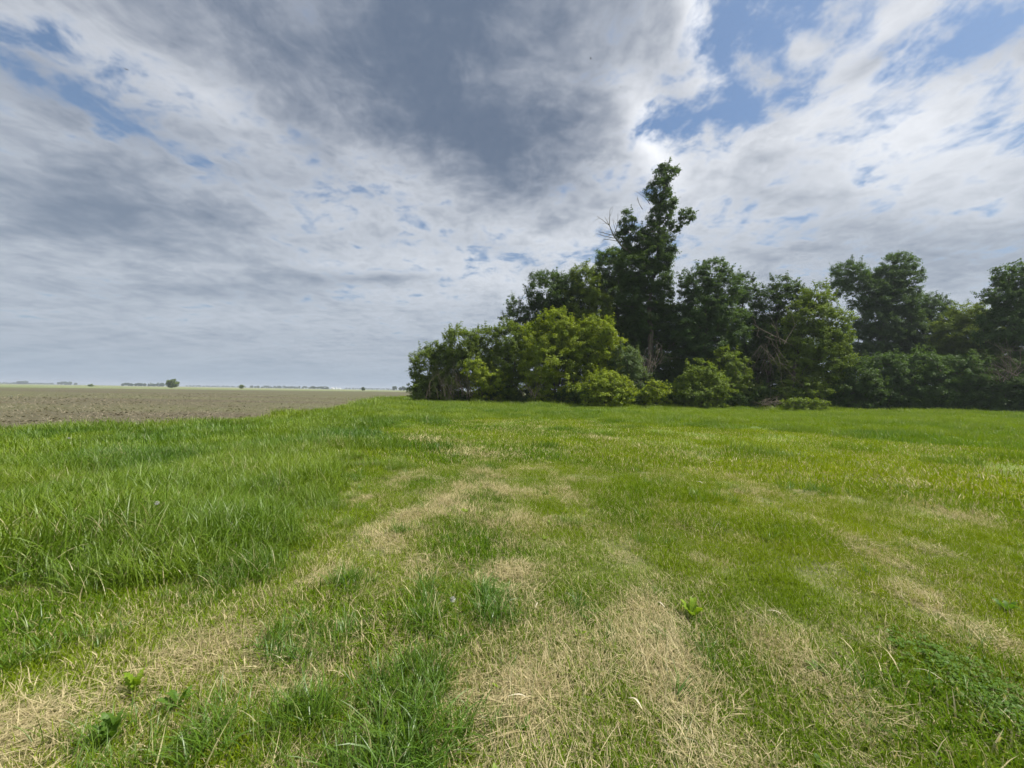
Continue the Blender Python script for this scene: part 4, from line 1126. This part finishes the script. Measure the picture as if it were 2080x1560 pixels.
HUSK = plain('dry_husk', (0.50, 0.45, 0.32), 0.7, 0.12, 30.0)
def husk(label, px, py, L, w, yaw, seed, up=0.02):
    rng = np.random.default_rng(seed); g0 = gnd(px, py); n = 8; L *= 0.75; w *= 0.6; up *= 0.5
    V = []; F = []
    for i in range(n + 1):
        t = i / n; ww = w * (math.sin(math.pi * (0.08 + 0.86 * t)) ** 0.7)
        x = (t - 0.5) * L; y = 0.06 * L * math.sin(t * 4 + seed); z = up * (1 + math.sin(t * 3.1)) + 0.01
        V += [(x, y - ww, z + ww * 0.5), (x, y, z), (x, y + ww, z + ww * 0.45)]
    for i in range(n):
        a = i * 3; F += [(a, a + 1, a + 4, a + 3), (a + 1, a + 2, a + 5, a + 4)]
    o = link('dry_husk', mesh_np('dry_husk', np.array(V, float), np.array(F), smooth=True), HUSK)
    o.location = (g0[0], g0[1], float(ground_z(g0[0], g0[1])) + 0.02); o.rotation_euler = (0, 0, yaw)
    tag(o, label, 'dry husk', 'dry leaf husks on the lawn')
husk('pale husk standing out on the mid lawn right of centre, farthest of the husks', 1421, 990, 0.16, 0.016, 2.2, 1, 0.03)
husk('pale husk just left of the bright lime weed', 1342, 1246, 0.09, 0.008, -1.0, 2, 0.03)
husk('short pale husk on the straw in the middle of the lawn', 1090, 1248, 0.08, 0.006, 1.2, 3, 0.03)
husk('thin pale husk right of the bright lime weed', 1572, 1258, 0.11, 0.006, -0.6, 4, 0.02)
husk('long pale stalk on the straw at the bottom middle', 1052, 1434, 0.13, 0.006, -0.2, 5, 0.02)
husk('crooked pale husk at the bottom, right of the long stalk', 1290, 1455, 0.10, 0.008, -0.9, 6, 0.03)
husk('thin bent stalk beside the dark clover at the bottom right', 1888, 1405, 0.17, 0.003, -0.9, 7, 0.05)

def clover():
    rng = np.random.default_rng(9)
    pts = [gnd(*p) for p in [(1865, 1325), (1930, 1375), (1990, 1420), (2060, 1480), (2120, 1520)]]
    P = resample(pts, 200); n = 700
    c = P[rng.integers(0, 200, n)] + rng.normal(0, 0.10, (n, 2))
    C = np.stack([c[:, 0], c[:, 1], ground_z(c[:, 0], c[:, 1]) + rng.uniform(0.02, 0.07, n)], 1)
    idx = np.repeat(np.arange(n), 3); m = len(idx)
    a = rng.random(n)[idx] * 6.28 + np.tile([0, 2.09, 4.19], n)
    ax = np.stack([np.cos(a), np.sin(a), rng.normal(0, 0.2, m)], 1); sd = np.stack([-np.sin(a), np.cos(a), rng.normal(0, 0.15, m)], 1)
    l = rng.uniform(0.011, 0.019, m)[:, None]
    V = np.stack([C[idx] + ax * 0.002, C[idx] + ax * l * 0.7 + sd * l * 0.5, C[idx] + ax * l * 1.15, C[idx] + ax * l * 0.7 - sd * l * 0.5], 1).reshape(-1, 3)
    o = link('clover', mesh_np('clover', V, np.arange(m * 4).reshape(m, 4), {'rnd': np.repeat(rng.random(n)[idx], 4)}), W_DARK)
    tag(o, 'dark band of clover leaves in the grass at the bottom right', 'clover', kind='stuff')
clover()

# ------------------------------------------------------------------ birds
BIRD = plain('dark_feathers', (0.05, 0.05, 0.055), 0.8, 0.2, 20.0)
def bird(label, px, py, D, span, yaw, flap):
    root = empty('bird', at(px, py, D)); tag(root, label, 'bird', 'birds in the sky')
    root.rotation_euler = (0.1, 0.15, yaw)
    L = span * 0.42
    v, f = tube(np.array([[0, -L*.5, 0], [0, -L*.4, 0], [0, -L*.15, 0], [0, L*.2, 0], [0, L*.42, .01], [0, L*.55, .01]]), [L*.02, L*.07, L*.12, L*.10, L*.07, L*.01], 8)
    body = link('body', mesh_np('bird_body', v, f, smooth=True), BIRD, root)
    for s in (-1, 1):
        h = span * 0.5
        V = np.array([(0, L*.25, 0), (s*h*.45, L*.30, h*flap), (s*h, L*.02, h*flap*.75), (s*h*.5, -L*.10, h*flap*.95), (0, -L*.12, 0)], float)
        V = np.concatenate([V, V - np.array([0, 0, span * 0.012])])
        F = [np.array([(0,1,2,3,4),(9,8,7,6,5)]), np.array([(i, i+5, (i+1)%5+5, (i+1)%5) for i in range(5)])]
        link('wing', mesh_np('bird_wing', V, F), BIRD, root)
    T = np.array([(-L*.05, -L*.45, 0), (L*.05, -L*.45, 0), (L*.14, -L*.8, 0), (-L*.14, -L*.8, 0)], float)
    T = np.concatenate([T, T - np.array([0, 0, span * 0.01])])
    link('tail', mesh_np('bird_tail', T, np.array([(0,1,2,3),(7,6,5,4),(0,4,5,1),(1,5,6,2),(2,6,7,3),(3,7,4,0)])), BIRD, root)
bird('small dark bird gliding high at the upper left', 256, 141, 32, 0.42, 0.4, 0.18)
bird('small dark bird high in front of the big grey cloud', 1200, 118, 33, 0.29, 1.1, -0.1)
bird('tiny bird just below and right of the one before the grey cloud', 1260, 177, 36, 0.18, 2.0, 0.2)
bird('tiny bird low above the right hand trees', 1686, 440, 56, 0.27, -0.6, 0.1)

# ------------------------------------------------------------------ the air
def haze():
    x0, x1, y0, y1, z0, z1 = -6100, 6100, -320, 6600, -1.2, 33.0
    V = np.array([(x0,y0,z0),(x1,y0,z0),(x1,y1,z0),(x0,y1,z0),(x0,y0,z1),(x1,y0,z1),(x1,y1,z1),(x0,y1,z1)], float)
    F = np.array([(3,2,1,0),(4,5,6,7),(0,1,5,4),(1,2,6,5),(2,3,7,6),(3,0,4,7)])
    m = bpy.data.materials.new('haze'); m.use_nodes = True; nt = m.node_tree; nt.nodes.clear()
    v = nt.nodes.new('ShaderNodeVolumePrincipled')
    v.inputs['Color'].default_value = (0.80, 0.88, 1.0, 1); v.inputs['Density'].default_value = HAZE; v.inputs['Anisotropy'].default_value = 0.2
    o = nt.nodes.new('ShaderNodeOutputMaterial'); nt.links.new(v.outputs[0], o.inputs['Volume'])
    b = link('haze', mesh_np('haze', V, F), m)
    tag(b, 'thin blue haze over the far country', 'haze', kind='stuff')
HAZE = 0.00030
haze()
